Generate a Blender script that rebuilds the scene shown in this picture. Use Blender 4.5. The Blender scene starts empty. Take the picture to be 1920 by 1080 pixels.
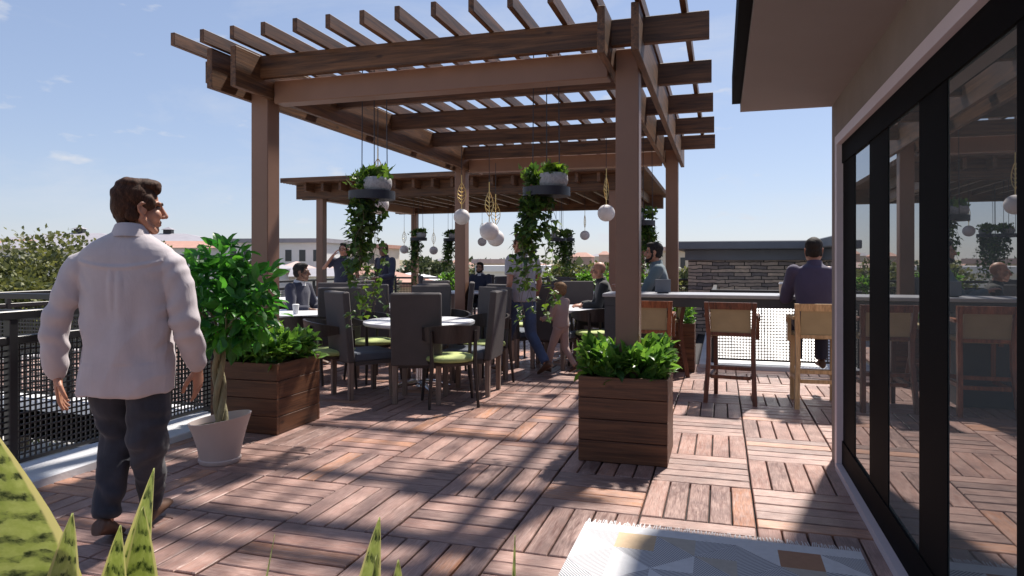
import bpy, math, random
import numpy as np
from mathutils import Vector, Matrix, noise
R = math.radians
random.seed(7)
SC = bpy.context.scene
# ---------------------------------------------------------------- camera, sky, sun, exposure
YAW = math.atan2(392, 1290)
cam = bpy.data.cameras.new('camera'); camo = bpy.data.objects.new('camera', cam)
SC.collection.objects.link(camo); SC.camera = camo
camo.location = (0, 0, 1.4); camo.rotation_euler = (R(90), 0, YAW)
cam.sensor_width = 36; cam.lens = 1290/1920*36; cam.shift_y = -49/1920
cam.clip_start = .05; cam.clip_end = 6000
SUN_EL = R(55.5); SUN_AZ = math.atan2(.27, .963)
W = bpy.data.worlds.new('World'); SC.world = W; W.use_nodes = True
nt = W.node_tree; N = nt.nodes; L = nt.links
for n in list(N): N.remove(n)
out = N.new('ShaderNodeOutputWorld'); bg = N.new('ShaderNodeBackground'); L.new(bg.outputs[0], out.inputs[0])
sky = N.new('ShaderNodeTexSky'); sky.sky_type = 'NISHITA'; sky.sun_disc = False
sky.sun_elevation = SUN_EL; sky.sun_rotation = SUN_AZ; sky.air_density = 1.0; sky.dust_density = 0.25; sky.ozone_density = 1.6
# faint cirrus and a few small puffs, laid out on the sky direction
tc = N.new('ShaderNodeTexCoord')
mp = N.new('ShaderNodeMapping'); mp.inputs['Scale'].default_value = (1.0, 1.0, 3.2); mp.inputs['Rotation'].default_value = (0, 0, .6)
L.new(tc.outputs['Generated'], mp.inputs[0])
nz = N.new('ShaderNodeTexNoise'); nz.inputs['Scale'].default_value = 2.6; nz.inputs['Detail'].default_value = 9; nz.inputs['Roughness'].default_value = .62
nz.inputs['Distortion'].default_value = .5
L.new(mp.outputs[0], nz.inputs[0])
cr = N.new('ShaderNodeValToRGB'); cr.color_ramp.elements[0].position = .50; cr.color_ramp.elements[1].position = .95
cr.color_ramp.elements[1].color = (.75, .75, .75, 1)
L.new(nz.outputs[0], cr.inputs[0])
mp2 = N.new('ShaderNodeMapping'); mp2.inputs['Scale'].default_value = (1, 1, 3.0); mp2.inputs['Location'].default_value = (3.3, .4, .2)
L.new(tc.outputs['Generated'], mp2.inputs[0])
nz2 = N.new('ShaderNodeTexNoise'); nz2.inputs['Scale'].default_value = 8.5; nz2.inputs['Detail'].default_value = 6; nz2.inputs['Roughness'].default_value = .5
L.new(mp2.outputs[0], nz2.inputs[0])
cr2 = N.new('ShaderNodeValToRGB'); cr2.color_ramp.elements[0].position = .63; cr2.color_ramp.elements[1].position = .74
L.new(nz2.outputs[0], cr2.inputs[0])
ad = N.new('ShaderNodeMath'); ad.operation = 'MAXIMUM'; L.new(cr.outputs[0], ad.inputs[0]); L.new(cr2.outputs[0], ad.inputs[1])
mxs = N.new('ShaderNodeMix'); mxs.data_type = 'RGBA'
L.new(ad.outputs[0], mxs.inputs[0]); gm = N.new('ShaderNodeGamma'); gm.inputs[1].default_value = .555; L.new(sky.outputs[0], gm.inputs[0])
ml = N.new('ShaderNodeMix'); ml.data_type = 'RGBA'; ml.blend_type = 'MULTIPLY'; ml.inputs[0].default_value = 1
L.new(gm.outputs[0], ml.inputs[6]); ml.inputs[7].default_value = (.957, 1.0, 1.19, 1)
L.new(ml.outputs[2], mxs.inputs[6]); mxs.inputs[7].default_value = (3.1, 3.2, 3.45, 1)
L.new(mxs.outputs[2], bg.inputs[0]); bg.inputs[1].default_value = .13
sl = bpy.data.lights.new('sun', 'SUN'); sl.energy = 4.6; sl.angle = R(2.5); sl.color = (1, .93, .84)
so = bpy.data.objects.new('sun', sl); SC.collection.objects.link(so)
sd = Vector((math.sin(SUN_AZ)*math.cos(SUN_EL), math.cos(SUN_AZ)*math.cos(SUN_EL), math.sin(SUN_EL)))
so.rotation_euler = (-sd).to_track_quat('-Z', 'Y').to_euler()
SC.view_settings.view_transform = 'Standard'; SC.view_settings.look = 'None'
SC.view_settings.exposure = 0.88; SC.view_settings.gamma = 1
SC.render.engine = 'CYCLES'
SC.cycles.max_bounces = 8; SC.cycles.transparent_max_bounces = 24

# ---------------------------------------------------------------- materials
def newmat(n):
    m = bpy.data.materials.new(n); m.use_nodes = True
    nt = m.node_tree; return m, nt.nodes, nt.links, nt.nodes['Principled BSDF']
def c4(c): return (c[0], c[1], c[2], 1)
def mixcol(N, L, fac, a, b, mode='MIX'):
    x = N.new('ShaderNodeMix'); x.data_type = 'RGBA'; x.blend_type = mode
    for s, v in ((0, fac), (6, a), (7, b)):
        if hasattr(v, 'is_output'): L.new(v, x.inputs[s])
        elif s == 0: x.inputs[0].default_value = v
        else: x.inputs[s].default_value = c4(v)
    return x.outputs[2]
def ramp(N, L, src, p0, p1, c0=(0, 0, 0), c1=(1, 1, 1)):
    r = N.new('ShaderNodeValToRGB'); e = r.color_ramp.elements
    e[0].position = p0; e[1].position = p1; e[0].color = c4(c0); e[1].color = c4(c1)
    L.new(src, r.inputs[0]); return r.outputs[0]
def noi(N, L, coord, sc, det=5, rough=.55, stretch=None, dist=0):
    if stretch:
        m = N.new('ShaderNodeMapping'); m.inputs['Scale'].default_value = stretch; L.new(coord, m.inputs[0]); coord = m.outputs[0]
    n = N.new('ShaderNodeTexNoise'); n.inputs['Scale'].default_value = sc; n.inputs['Detail'].default_value = det
    n.inputs['Roughness'].default_value = rough; n.inputs['Distortion'].default_value = dist
    L.new(coord, n.inputs[0]); return n.outputs[0]
def bump(N, L, P, h, s, d=.01):
    b = N.new('ShaderNodeBump'); b.inputs['Strength'].default_value = s; b.inputs['Distance'].default_value = d
    L.new(h, b.inputs['Height']); L.new(b.outputs[0], P.inputs['Normal'])
def plain(n, col, rough=.6, var=.18, sc=6, bs=0, bsc=120, metal=0, spec=.5, stretch=None, rnd=.0):
    m, N, L, P = newmat(n); tc = N.new('ShaderNodeTexCoord').outputs['Object']
    f = ramp(N, L, noi(N, L, tc, sc, 6, .6, stretch), .3, .7)
    lo = [c*(1-var) for c in col]; hi = [min(1, c*(1+var)) for c in col]
    o = mixcol(N, L, f, lo, hi)
    if rnd:
        oi = N.new('ShaderNodeObjectInfo'); hs = N.new('ShaderNodeHueSaturation')
        mr = N.new('ShaderNodeMapRange'); mr.inputs[3].default_value = 1-rnd; mr.inputs[4].default_value = 1+rnd
        L.new(oi.outputs['Random'], mr.inputs[0]); L.new(mr.outputs[0], hs.inputs['Value']); L.new(o, hs.inputs['Color']); o = hs.outputs[0]
    L.new(o, P.inputs['Base Color'])
    P.inputs['Roughness'].default_value = rough; P.inputs['Metallic'].default_value = metal
    P.inputs['Specular IOR Level'].default_value = spec
    if bs: bump(N, L, P, noi(N, L, tc, bsc, 4, .6), bs)
    return m
def wood(n, a, b, axis=0, rough=.55, sc=3.0, knots=True, rnd=.12):
    """grain stretched along one object axis"""
    m, N, L, P = newmat(n); tc = N.new('ShaderNodeTexCoord').outputs['Object']
    oi = N.new('ShaderNodeObjectInfo')
    va = N.new('ShaderNodeVectorMath'); va.operation = 'ADD'
    mu = N.new('ShaderNodeMath'); mu.operation = 'MULTIPLY'; mu.inputs[1].default_value = 37; L.new(oi.outputs['Random'], mu.inputs[0])
    L.new(tc, va.inputs[0]); L.new(mu.outputs[0], va.inputs[1]); tc = va.outputs[0]
    st = [9, 9, 9]; st[axis] = .55
    g = noi(N, L, tc, sc, 8, .62, tuple(st), .6)
    st2 = [30, 30, 30]; st2[axis] = .8
    g2 = noi(N, L, tc, sc, 4, .6, tuple(st2), .2)
    f = ramp(N, L, g, .32, .70)
    o = mixcol(N, L, f, a, b)
    o = mixcol(N, L, ramp(N, L, g2, .35, .62, (.72, .72, .72), (1.08, 1.08, 1.08)), (0, 0, 0), o, 'MIX') if False else mixcol(N, L, .6, o, ramp(N, L, g2, .35, .65, (.55, .52, .5), (1.2, 1.2, 1.2)), 'MULTIPLY')
    if knots:
        st3 = [3.2, 3.2, 3.2]; st3[axis] = 1.5
        mp = N.new('ShaderNodeMapping'); mp.inputs['Scale'].default_value = st3; L.new(tc, mp.inputs[0])
        v = N.new('ShaderNodeTexVoronoi'); v.inputs['Scale'].default_value = 1.7; L.new(mp.outputs[0], v.inputs[0])
        k = ramp(N, L, v.outputs['Distance'], .04, .11, (.25, .2, .17), (1, 1, 1))
        o = mixcol(N, L, .8, o, k, 'MULTIPLY')
    hs = N.new('ShaderNodeHueSaturation'); mr = N.new('ShaderNodeMapRange'); mr.inputs[3].default_value = 1-rnd; mr.inputs[4].default_value = 1+rnd
    L.new(oi.outputs['Random'], mr.inputs[0]); L.new(mr.outputs[0], hs.inputs['Value']); L.new(o, hs.inputs['Color'])
    L.new(hs.outputs[0], P.inputs['Base Color']); P.inputs['Roughness'].default_value = rough
    bump(N, L, P, g2, .25, .006)
    return m
def leafmat(n, col, col2, trans=.35, rough=.42, sc=30):
    m, N, L, P = newmat(n); tc = N.new('ShaderNodeTexCoord').outputs['Object']
    at = N.new('ShaderNodeAttribute'); at.attribute_name = 'tone'
    o = mixcol(N, L, at.outputs['Fac'], col, col2)
    o = mixcol(N, L, .35, o, ramp(N, L, noi(N, L, tc, sc, 3), .3, .7, (.6, .6, .6), (1.25, 1.25, 1.25)), 'MULTIPLY')
    L.new(o, P.inputs['Base Color']); P.inputs['Roughness'].default_value = rough
    t = N.new('ShaderNodeBsdfTranslucent')
    hs = N.new('ShaderNodeHueSaturation'); hs.inputs['Saturation'].default_value = 1.1; hs.inputs['Value'].default_value = 1.9; hs.inputs['Hue'].default_value = .485
    L.new(o, hs.inputs['Color']); L.new(hs.outputs[0], t.inputs[0])
    mx = N.new('ShaderNodeMixShader'); mx.inputs[0].default_value = trans
    L.new(P.outputs[0], mx.inputs[1]); L.new(t.outputs[0], mx.inputs[2])
    L.new(mx.outputs[0], N['Material Output'].inputs[0])
    return m
M = {}
WA, WB = (.034, .0125, .0048), (.185, .080, .031)
for i, a in enumerate('xyz'): M['wood_'+a] = wood('cedar_'+a, WA, WB, i)
for i, a in enumerate('xyz'): M['box_'+a] = wood('stained_board_'+a, (.062, .022, .009), (.19, .078, .034), i, .5)
M['post'] = plain('brown_wrapped_post', (.22, .117, .078), .45, .06, 3)
M['black'] = plain('black_metal', (.014, .014, .017), .42, .2, 10)
M['cable'] = plain('dark_cable', (.02, .02, .03), .5, .1)
M['charcoal'] = plain('charcoal_fabric', (.078, .068, .068), .8, .10, 5, .12, 420, rnd=.12)
M['seatgrey'] = plain('slate_seat_fabric', (.085, .10, .13), .8, .1, 8, .12, 420)
M['greywood'] = wood('limed_wood_z', (.17, .12, .10), (.32, .25, .21), 2, .6, knots=False)
M['blackwood'] = wood('ebonised_wood_z', (.012, .008, .008), (.04, .028, .026), 2, .42, knots=False)
M['green'] = plain('pale_green_cushion', (.36, .42, .15), .75, .08, 12, .15, 300)
M['whitetop'] = plain('white_table_top', (.74, .74, .76), .3, .03)
M['chrome'] = plain('polished_steel', (.7, .72, .78), .18, .05, metal=1)
M['concrete'] = plain('speckled_concrete', (.36, .35, .36), .85, .28, 60, .6, 90)
M['kerb'] = plain('white_concrete', (.62, .63, .66), .8, .08, 4, .2, 60)
M['pot'] = plain('matt_white_ceramic', (.56, .46, .43), .6, .05, 5)
M['soil'] = plain('potting_soil', (.05, .04, .03), 1, .4, 40, 1, 80)
M['gold'] = plain('brushed_gold', (.72, .52, .22), .35, .1, metal=1)
M['goldunder'] = plain('gold_underside', (.55, .42, .08), .4, .1, metal=.6)
M['globe'] = plain('white_stone_globe', (.66, .62, .62), .7, .07, 30, .25, 60)
M['bartop'] = plain('grey_stone_bar_top', (.34, .34, .36), .35, .08, 20)
M['barface'] = plain('dark_slate_bar_face', (.04, .043, .05), .5, .15, 5)
M['olive'] = plain('olive_sling_fabric', (.36, .29, .165), .8, .08, 8, .15, 500)
M['tan'] = wood('tan_oak_z', (.42, .27, .13), (.62, .44, .24), 2, .5, knots=False)
M['mahog'] = wood('mahogany_z', (.13, .035, .014), (.36, .12, .045), 2, .4, knots=False)
M['walnut'] = wood('dark_walnut_z', (.05, .018, .012), (.22, .075, .038), 2, .4, knots=False)
M['stucco'] = plain('grey_brown_stucco', (.235, .20, .18), .9, .08, 3, .35, 260)
M['soffit'] = plain('brown_soffit_panel', (.25, .215, .205), .7, .05, 2)
M['trim'] = plain('pale_aluminium_trim', (.62, .55, .58), .45, .03)
M['frame'] = plain('black_window_frame', (.004, .004, .005), .7, .1, spec=.06)
M['roofgrey'] = plain('slate_grey_cladding', (.12, .135, .16), .6, .06, 3)
def glassmat():
    m, N, L, P = newmat('tinted_reflective_glass')
    P.inputs['Base Color'].default_value = (.085, .10, .10, 1); P.inputs['Roughness'].default_value = .0
    P.inputs['IOR'].default_value = 4.2; P.inputs['Specular IOR Level'].default_value = .5
    return m
M['glass'] = glassmat()
def deckmat():
    m, N, L, P = newmat('weathered_deck_slat')
    uv = N.new('ShaderNodeUVMap').outputs[0]
    at = N.new('ShaderNodeAttribute'); at.attribute_name = 'tone'
    g = noi(N, L, uv, 5, 8, .65, (1.2, 10, 1), .8)
    g2 = noi(N, L, uv, 5, 6, .6, (2.2, 42, 1), .3)
    blot = noi(N, L, uv, 3.2, 4, .6)
    base = N.new('ShaderNodeValToRGB'); L.new(at.outputs['Fac'], base.inputs[0])
    e = base.color_ramp.elements
    e[0].position = 0; e[0].color = (.145, .088, .08, 1); e[1].position = 1; e[1].color = (.47, .215, .105, 1)
    for p, c in ((.3, (.275, .16, .132, 1)), (.62, (.36, .212, .176, 1)), (.86, (.38, .196, .148, 1))):
        x = e.new(p); x.color = c
    o = mixcol(N, L, ramp(N, L, g, .3, .72), base.outputs[0], (.41, .285, .25))
    o = mixcol(N, L, .75, o, ramp(N, L, g2, .33, .62, (.52, .47, .45), (1.15, 1.15, 1.15)), 'MULTIPLY')
    o = mixcol(N, L, .85, o, ramp(N, L, blot, .28, .6, (.46, .41, .43), (1.14, 1.11, 1.09)), 'MULTIPLY')
    fl = noi(N, L, uv, 26, 3, .7, (1, 1.8, 1))
    wr = ramp(N, L, fl, .66, .72)
    gate = ramp(N, L, noi(N, L, uv, 2.1, 2), .52, .66)
    mm = N.new('ShaderNodeMath'); mm.operation = 'MULTIPLY'; L.new(wr, mm.inputs[0]); L.new(gate, mm.inputs[1])
    o = mixcol(N, L, mm.outputs[0], o, (.52, .40, .33))
    L.new(o, P.inputs['Base Color'])
    r = ramp(N, L, g, .3, .7, (.30, .30, .30), (.52, .52, .52)); L.new(r, P.inputs['Roughness'])
    b = N.new('ShaderNodeMath'); b.operation = 'ADD'; L.new(g2, b.inputs[0]); L.new(blot, b.inputs[1])
    bump(N, L, P, b.outputs[0], .55, .006)
    return m
M['deck'] = deckmat()
M['joint'] = plain('dark_joint_tray', (.02, .016, .018), .9)
M['ivy'] = leafmat('ivy_leaf', (.018, .05, .016), (.11, .20, .03), .32)
M['ficus'] = leafmat('ficus_leaf', (.018, .10, .02), (.085, .29, .045), .45)
M['shrub'] = leafmat('planter_shrub_leaf', (.03, .095, .022), (.14, .28, .05), .4)
M['bush'] = leafmat('far_bush_leaf', (.05, .15, .02), (.14, .30, .05), .35)
M['olivetree'] = leafmat('olive_green_leaf', (.045, .06, .018), (.16, .17, .055), .25, .6)
M['darktree'] = leafmat('dark_tree_leaf', (.035, .05, .025), (.09, .11, .05), .2, .6)
M['bark'] = plain('bark', (.16, .12, .08), .9, .3, 12, .6, 40, stretch=(4, 4, .7))
M['braid'] = plain('smooth_grey_bark', (.24, .21, .12), .75, .3, 14, .5, 50, stretch=(3, 3, .6))
def snakemat():
    m, N, L, P = newmat('snake_plant_leaf')
    uv = N.new('ShaderNodeUVMap').outputs[0]
    sp = N.new('ShaderNodeSeparateXYZ'); L.new(uv, sp.inputs[0])
    wv = N.new('ShaderNodeTexWave'); wv.bands_direction = 'Y'; wv.inputs['Scale'].default_value = 1.05; wv.inputs['Distortion'].default_value = 9
    wv.inputs['Detail'].default_value = 5; wv.inputs['Detail Scale'].default_value = 1.1; wv.inputs['Detail Roughness'].default_value = .68
    mp = N.new('ShaderNodeMapping'); mp.inputs['Scale'].default_value = (.5, 1.15, 1); L.new(uv, mp.inputs[0]); L.new(mp.outputs[0], wv.inputs[0])
    n2 = noi(N, L, uv, 3, 5, .65, (1.2, 2.6, 1))
    band = ramp(N, L, wv.outputs[0], .60, .86)
    bn = N.new('ShaderNodeMath'); bn.operation = 'MULTIPLY'; L.new(band, bn.inputs[0]); L.new(ramp(N, L, n2, .38, .6), bn.inputs[1])
    body = mixcol(N, L, ramp(N, L, n2, .3, .7), (.43, .50, .17), (.62, .66, .33))
    o = mixcol(N, L, bn.outputs[0], body, (.035, .075, .022))
    ab = N.new('ShaderNodeMath'); ab.operation = 'ABSOLUTE'; L.new(sp.outputs[0], ab.inputs[0])
    o = mixcol(N, L, ramp(N, L, ab.outputs[0], .78, .84), o, (.74, .71, .42))
    L.new(o, P.inputs['Base Color']); P.inputs['Roughness'].default_value = .38
    t = N.new('ShaderNodeBsdfTranslucent'); L.new(o, t.inputs[0])
    mx = N.new('ShaderNodeMixShader'); mx.inputs[0].default_value = .58; L.new(P.outputs[0], mx.inputs[1]); L.new(t.outputs[0], mx.inputs[2])
    L.new(mx.outputs[0], N['Material Output'].inputs[0]); return m
M['snake'] = snakemat()
M['rug_white'] = plain('rug_white_wool', (.66, .66, .68), .95, .06, 30, .4, 300)
M['rug_tan'] = plain('rug_sand_wool', (.56, .42, .28), .95, .06, 30, .4, 300)
M['rug_rust'] = plain('rug_rust_wool', (.38, .21, .13), .95, .06, 30, .4, 300)
M['rug_beige'] = plain('rug_beige_wool', (.46, .42, .37), .95, .06, 30, .4, 300)
def stripemat(n, ang):
    m, N, L, P = newmat(n); tc = N.new('ShaderNodeTexCoord').outputs['Object']
    mp = N.new('ShaderNodeMapping'); mp.inputs['Rotation'].default_value = (0, 0, ang); L.new(tc, mp.inputs[0])
    w = N.new('ShaderNodeTexWave'); w.inputs['Scale'].default_value = 26; w.inputs['Distortion'].default_value = .6; w.inputs['Detail'].default_value = 1
    L.new(mp.outputs[0], w.inputs[0])
    L.new(mixcol(N, L, ramp(N, L, w.outputs[0], .42, .58), (.20, .20, .22), (.62, .62, .64)), P.inputs['Base Color'])
    P.inputs['Roughness'].default_value = .95; return m
M['rug_s1'] = stripemat('rug_grey_hatching', R(50)); M['rug_s2'] = stripemat('rug_grey_cross_hatching', R(-40))
def stonemat():
    m, N, L, P = newmat('stacked_stone_veneer'); tc = N.new('ShaderNodeTexCoord').outputs['UV']
    br = N.new('ShaderNodeTexBrick'); br.inputs['Scale'].default_value = 1; br.inputs['Brick Width'].default_value = .30; br.inputs['Row Height'].default_value = .068
    br.inputs['Mortar Size'].default_value = .008; br.offset = .37; br.squash = 2.4; br.squash_frequency = 3
    br.inputs['Color1'].default_value = (.44, .37, .31, 1); br.inputs['Color2'].default_value = (.11, .11, .125, 1); br.inputs['Mortar'].default_value = (.02, .02, .02, 1); br.inputs['Bias'].default_value = -.1
    d = N.new('ShaderNodeVectorMath'); d.operation = 'ADD'; L.new(tc, d.inputs[0])
    n = N.new('ShaderNodeTexNoise'); n.inputs['Scale'].default_value = 4; L.new(tc, n.inputs[0])
    sc = N.new('ShaderNodeVectorMath'); sc.operation = 'SCALE'; sc.inputs['Scale'].default_value = .06; L.new(n.outputs['Color'], sc.inputs[0]); L.new(sc.outputs[0], d.inputs[1])
    L.new(d.outputs[0], br.inputs[0])
    o = mixcol(N, L, .7, br.outputs[0], ramp(N, L, noi(N, L, tc, 9, 6, .7), .25, .7, (.5, .5, .55), (1.5, 1.4, 1.25)), 'MULTIPLY')
    L.new(o, P.inputs['Base Color']); P.inputs['Roughness'].default_value = .9
    bump(N, L, P, br.outputs['Fac'], -.8, .02); return m
M['stone'] = stonemat()
SKIN = {}
def skin(n, c):
    m, N, L, P = newmat(n); tc = N.new('ShaderNodeTexCoord').outputs['Object']
    o = mixcol(N, L, ramp(N, L, noi(N, L, tc, 14, 5), .3, .7), [x*.86 for x in c], [c[0]*1.1, c[1]*1.03, c[2]])
    L.new(o, P.inputs['Base Color']); P.inputs['Roughness'].default_value = .5
    P.inputs['Subsurface Weight'].default_value = .12; P.inputs['Subsurface Radius'].default_value = (.02, .008, .004)
    bump(N, L, P, noi(N, L, tc, 300, 3), .06); return m
M['skin'] = skin('tanned_skin', (.40, .20, .13)); M['skin_d'] = skin('dark_skin', (.17, .085, .055)); M['skin_l'] = skin('light_skin', (.50, .28, .20))
def hairmat(n, a, b):
    m, N, L, P = newmat(n); tc = N.new('ShaderNodeTexCoord').outputs['Object']
    g = noi(N, L, tc, 22, 6, .65, (5, 1.2, 1.6), 1.2)
    L.new(mixcol(N, L, ramp(N, L, g, .3, .72), a, b), P.inputs['Base Color']); P.inputs['Roughness'].default_value = .7; P.inputs['Specular IOR Level'].default_value = .2
    bump(N, L, P, g, .6, .008); return m
M['hair_brown'] = hairmat('brown_hair', (.012, .005, .003), (.085, .036, .019)); M['hair_dark'] = hairmat('dark_hair', (.008, .007, .007), (.035, .028, .025)); M['hair_blond'] = hairmat('sandy_hair', (.13, .07, .035), (.34, .20, .10)); M['hair_grey'] = hairmat('greying_hair', (.05, .042, .04), (.17, .15, .14))
def clothmat(n, c, var=.07, bsc=500, wr=.14):
    m, N, L, P = newmat(n); tc = N.new('ShaderNodeTexCoord').outputs['Object']
    f = ramp(N, L, noi(N, L, tc, 7, 6, .6), .3, .7)
    L.new(mixcol(N, L, f, [x*(1-var) for x in c], [x*(1+var) for x in c]), P.inputs['Base Color'])
    P.inputs['Roughness'].default_value = .85; P.inputs['Sheen Weight'].default_value = .15
    a = N.new('ShaderNodeMath'); a.operation = 'ADD'
    s = N.new('ShaderNodeMath'); s.operation = 'MULTIPLY'; s.inputs[1].default_value = .03
    L.new(noi(N, L, tc, bsc, 2), s.inputs[0]); L.new(s.outputs[0], a.inputs[0]); L.new(noi(N, L, tc, 9, 3, .5, (1.6, 1.6, .55), 1.2), a.inputs[1])
    bump(N, L, P, a.outputs[0], wr, .03); return m
M['shirt'] = clothmat('pale_lilac_cotton', (.44, .395, .415)); M['jeans'] = clothmat('blue_black_denim', (.024, .027, .040), .4)
M['navy'] = clothmat('navy_suiting', (.022, .024, .048)); M['dkblue'] = clothmat('dark_blue_cotton', (.024, .026, .05)); M['grey_tee'] = clothmat('grey_marl_jersey', (.33, .32, .36))
M['bluejean'] = clothmat('mid_blue_denim', (.05, .075, .15), .3); M['pinktop'] = clothmat('dusty_pink_jersey', (.40, .27, .24)); M['teal'] = clothmat('grey_teal_cotton', (.10, .14, .16))
M['purple'] = clothmat('indigo_jersey', (.05, .04, .085)); M['blackcloth'] = clothmat('black_cloth', (.015, .015, .017)); M['whitecloth'] = clothmat('white_cotton', (.6, .6, .62))
M['leather'] = plain('brown_leather', (.10, .05, .03), .5, .2); M['rubber'] = plain('dark_sole', (.03, .025, .022), .8)
M['eye'] = plain('dark_eye', (.16, .13, .11), .2, .02); M['cup'] = plain('kraft_paper_cup', (.50, .38, .28), .7); M['plastic_w'] = plain('white_plastic', (.75, .75, .76), .4)  # eyes are one even dark tone, no whites
M['wall_w'] = plain('white_render', (.68, .67, .66), .8, .06, .4); M['wall_c'] = plain('cream_render', (.58, .50, .42), .85, .08, .5); M['wall_p'] = plain('pink_render', (.52, .36, .30), .85, .08, .5)
M['tile_r'] = plain('terracotta_roof', (.40, .22, .17), .8, .15, 1.5); M['tile_p'] = plain('pale_pink_roof', (.52, .38, .35), .8, .12, 1.5); M['tile_g'] = plain('grey_roof', (.27, .26, .29), .7, .1, 1.0); M['roof_w'] = plain('white_flat_roof', (.7, .7, .72), .7, .06, .5)
M['winpane'] = plain('dark_window_glass', (.03, .035, .045), .15, .1)
M['land'] = plain('dry_scrub_land', (.19, .17, .10), 1, .35, .01)
M['lowroof'] = plain('pale_roof_membrane', (.50, .49, .48), .85, .2, .8)

# ---------------------------------------------------------------- mesh builder
class MB:
    def __init__(s): s.v = []; s.f = []; s.mi = []; s.tone = None; s.uv = None
    def add(s, vs, fs, mi=0):
        b = len(s.v); s.v.extend([tuple(v) for v in vs])
        for f in fs: s.f.append(tuple(b+i for i in f)); s.mi.append(mi)
        return s
    def box(s, x0, x1, y0, y1, z0, z1, mi=0, ch=0, M=None):
        if ch:
            c = ch; vs = []
            for z, ins in ((z0, c), (z0+c, 0), (z1-c, 0), (z1, c)):
                a0, a1, b0, b1 = x0+ins, x1-ins, y0+ins, y1-ins; k = c if ins == 0 else 0
                vs += [(a0+k, b0, z), (a1-k, b0, z), (a1, b0+k, z), (a1, b1-k, z), (a1-k, b1, z), (a0+k, b1, z), (a0, b1-k, z), (a0, b0+k, z)]
            fs = [tuple(range(7, -1, -1)), tuple(range(24, 32))]
            for r in range(3):
                for i in range(8): j = (i+1) % 8; fs.append((r*8+i, r*8+j, r*8+8+j, r*8+8+i))
        else:
            vs = [(x0, y0, z0), (x1, y0, z0), (x1, y1, z0), (x0, y1, z0), (x0, y0, z1), (x1, y0, z1), (x1, y1, z1), (x0, y1, z1)]
            fs = [(3, 2, 1, 0), (4, 5, 6, 7), (0, 1, 5, 4), (1, 2, 6, 5), (2, 3, 7, 6), (3, 0, 4, 7)]
        if M is not None: vs = [M @ Vector(v) for v in vs]
        return s.add(vs, fs, mi)
    def loft(s, rings, mi=0, cap=True):
        """rings: lists of points, all the same length"""
        n = len(rings[0]); vs = [p for r in rings for p in r]; fs = []
        for k in range(len(rings)-1):
            for i in range(n): j = (i+1) % n; fs.append((k*n+i, k*n+j, k*n+n+j, k*n+n+i))
        if cap:
            fs.append(tuple(range(n-1, -1, -1))); fs.append(tuple((len(rings)-1)*n+i for i in range(n)))
        return s.add(vs, fs, mi)
    def tube(s, pts, rad, n=8, mi=0, cap=True, dome=False):
        pts = [Vector(p) for p in pts]
        if not hasattr(rad, '__len__'): rad = [rad]*len(pts)
        rad = list(rad)
        if dome:
            d0 = (pts[0]-pts[1]).normalized(); d1 = (pts[-1]-pts[-2]).normalized(); P = []; Q = []
            for a in (80, 55, 28): P.append(pts[0]+d0*rad[0]*math.sin(R(a))); Q.append(rad[0]*math.cos(R(a)))
            P += pts; Q += rad
            for a in (28, 55, 80): P.append(pts[-1]+d1*rad[-1]*math.sin(R(a))); Q.append(rad[-1]*math.cos(R(a)))
            pts, rad = P, Q
        t0 = (pts[1]-pts[0]).normalized(); up = Vector((0, 0, 1)) if abs(t0.z) < .9 else Vector((0, 1, 0))
        a = t0.cross(up).normalized(); rings = []
        for i, p in enumerate(pts):
            t = (pts[min(i+1, len(pts)-1)]-pts[max(i-1, 0)]).normalized()
            a = (a-t*a.dot(t)).normalized(); b = t.cross(a)
            rings.append([p+(a*math.cos(2*math.pi*k/n)+b*math.sin(2*math.pi*k/n))*rad[i] for k in range(n)])
        return s.loft(rings, mi, cap)
    def lathe(s, prof, n=24, c=(0, 0, 0), mi=0, cap=True):
        rings = [[(c[0]+r*math.cos(2*math.pi*k/n), c[1]+r*math.sin(2*math.pi*k/n), c[2]+z) for k in range(n)] for r, z in prof]
        return s.loft(rings, mi, cap)
    def ell(s, c, r, n=16, m=10, mi=0, Mx=None):
        rings = []
        for j in range(m+1):
            a = math.pi*(j+.02*(j == 0)-.02*(j == m))/m-math.pi/2
            rings.append([Vector((r[0]*math.cos(a)*math.cos(2*math.pi*k/n), r[1]*math.cos(a)*math.sin(2*math.pi*k/n), r[2]*math.sin(a))) for k in range(n)])
        rings = [[(Mx @ p if Mx else p)+Vector(c) for p in r_] for r_ in rings]
        return s.loft(rings, mi)
    def mesh(s, name, mats, smooth=False):
        me = bpy.data.meshes.new(name); me.from_pydata(s.v, [], s.f); me.update()
        for m in (mats if isinstance(mats, (list, tuple)) else [mats]): me.materials.append(m)
        if any(s.mi): me.polygons.foreach_set('material_index', s.mi)
        if smooth: me.polygons.foreach_set('use_smooth', [True]*len(s.f))
        if s.tone is not None:
            at = me.attributes.new('tone', 'FLOAT', 'FACE'); at.data.foreach_set('value', s.tone)
        if s.uv is not None:
            u = me.uv_layers.new(name='UVMap'); u.data.foreach_set('uv', [c for q in s.uv for c in q])
        return me
def link(o, parent=None):
    SC.collection.objects.link(o)
    if parent is not None: o.parent = parent
    return o
def autosmooth(me, ang=35):
    # mark edges sharper than ang, smooth the rest
    me.polygons.foreach_set('use_smooth', [True]*len(me.polygons))
    try: me.set_sharp_from_angle(angle=R(ang))
    except Exception: pass
def part(name, mb, mats, parent=None, smooth=None, label=None):
    me = mb.mesh(name, mats); 
    if smooth: autosmooth(me, smooth)
    o = bpy.data.objects.new(name, me)
    if label: o['label'] = label
    return link(o, parent)
def tag(o, label, cat, group=None):
    o['label'] = label; o['category'] = cat
    if group: o['group'] = group
    return o
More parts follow.
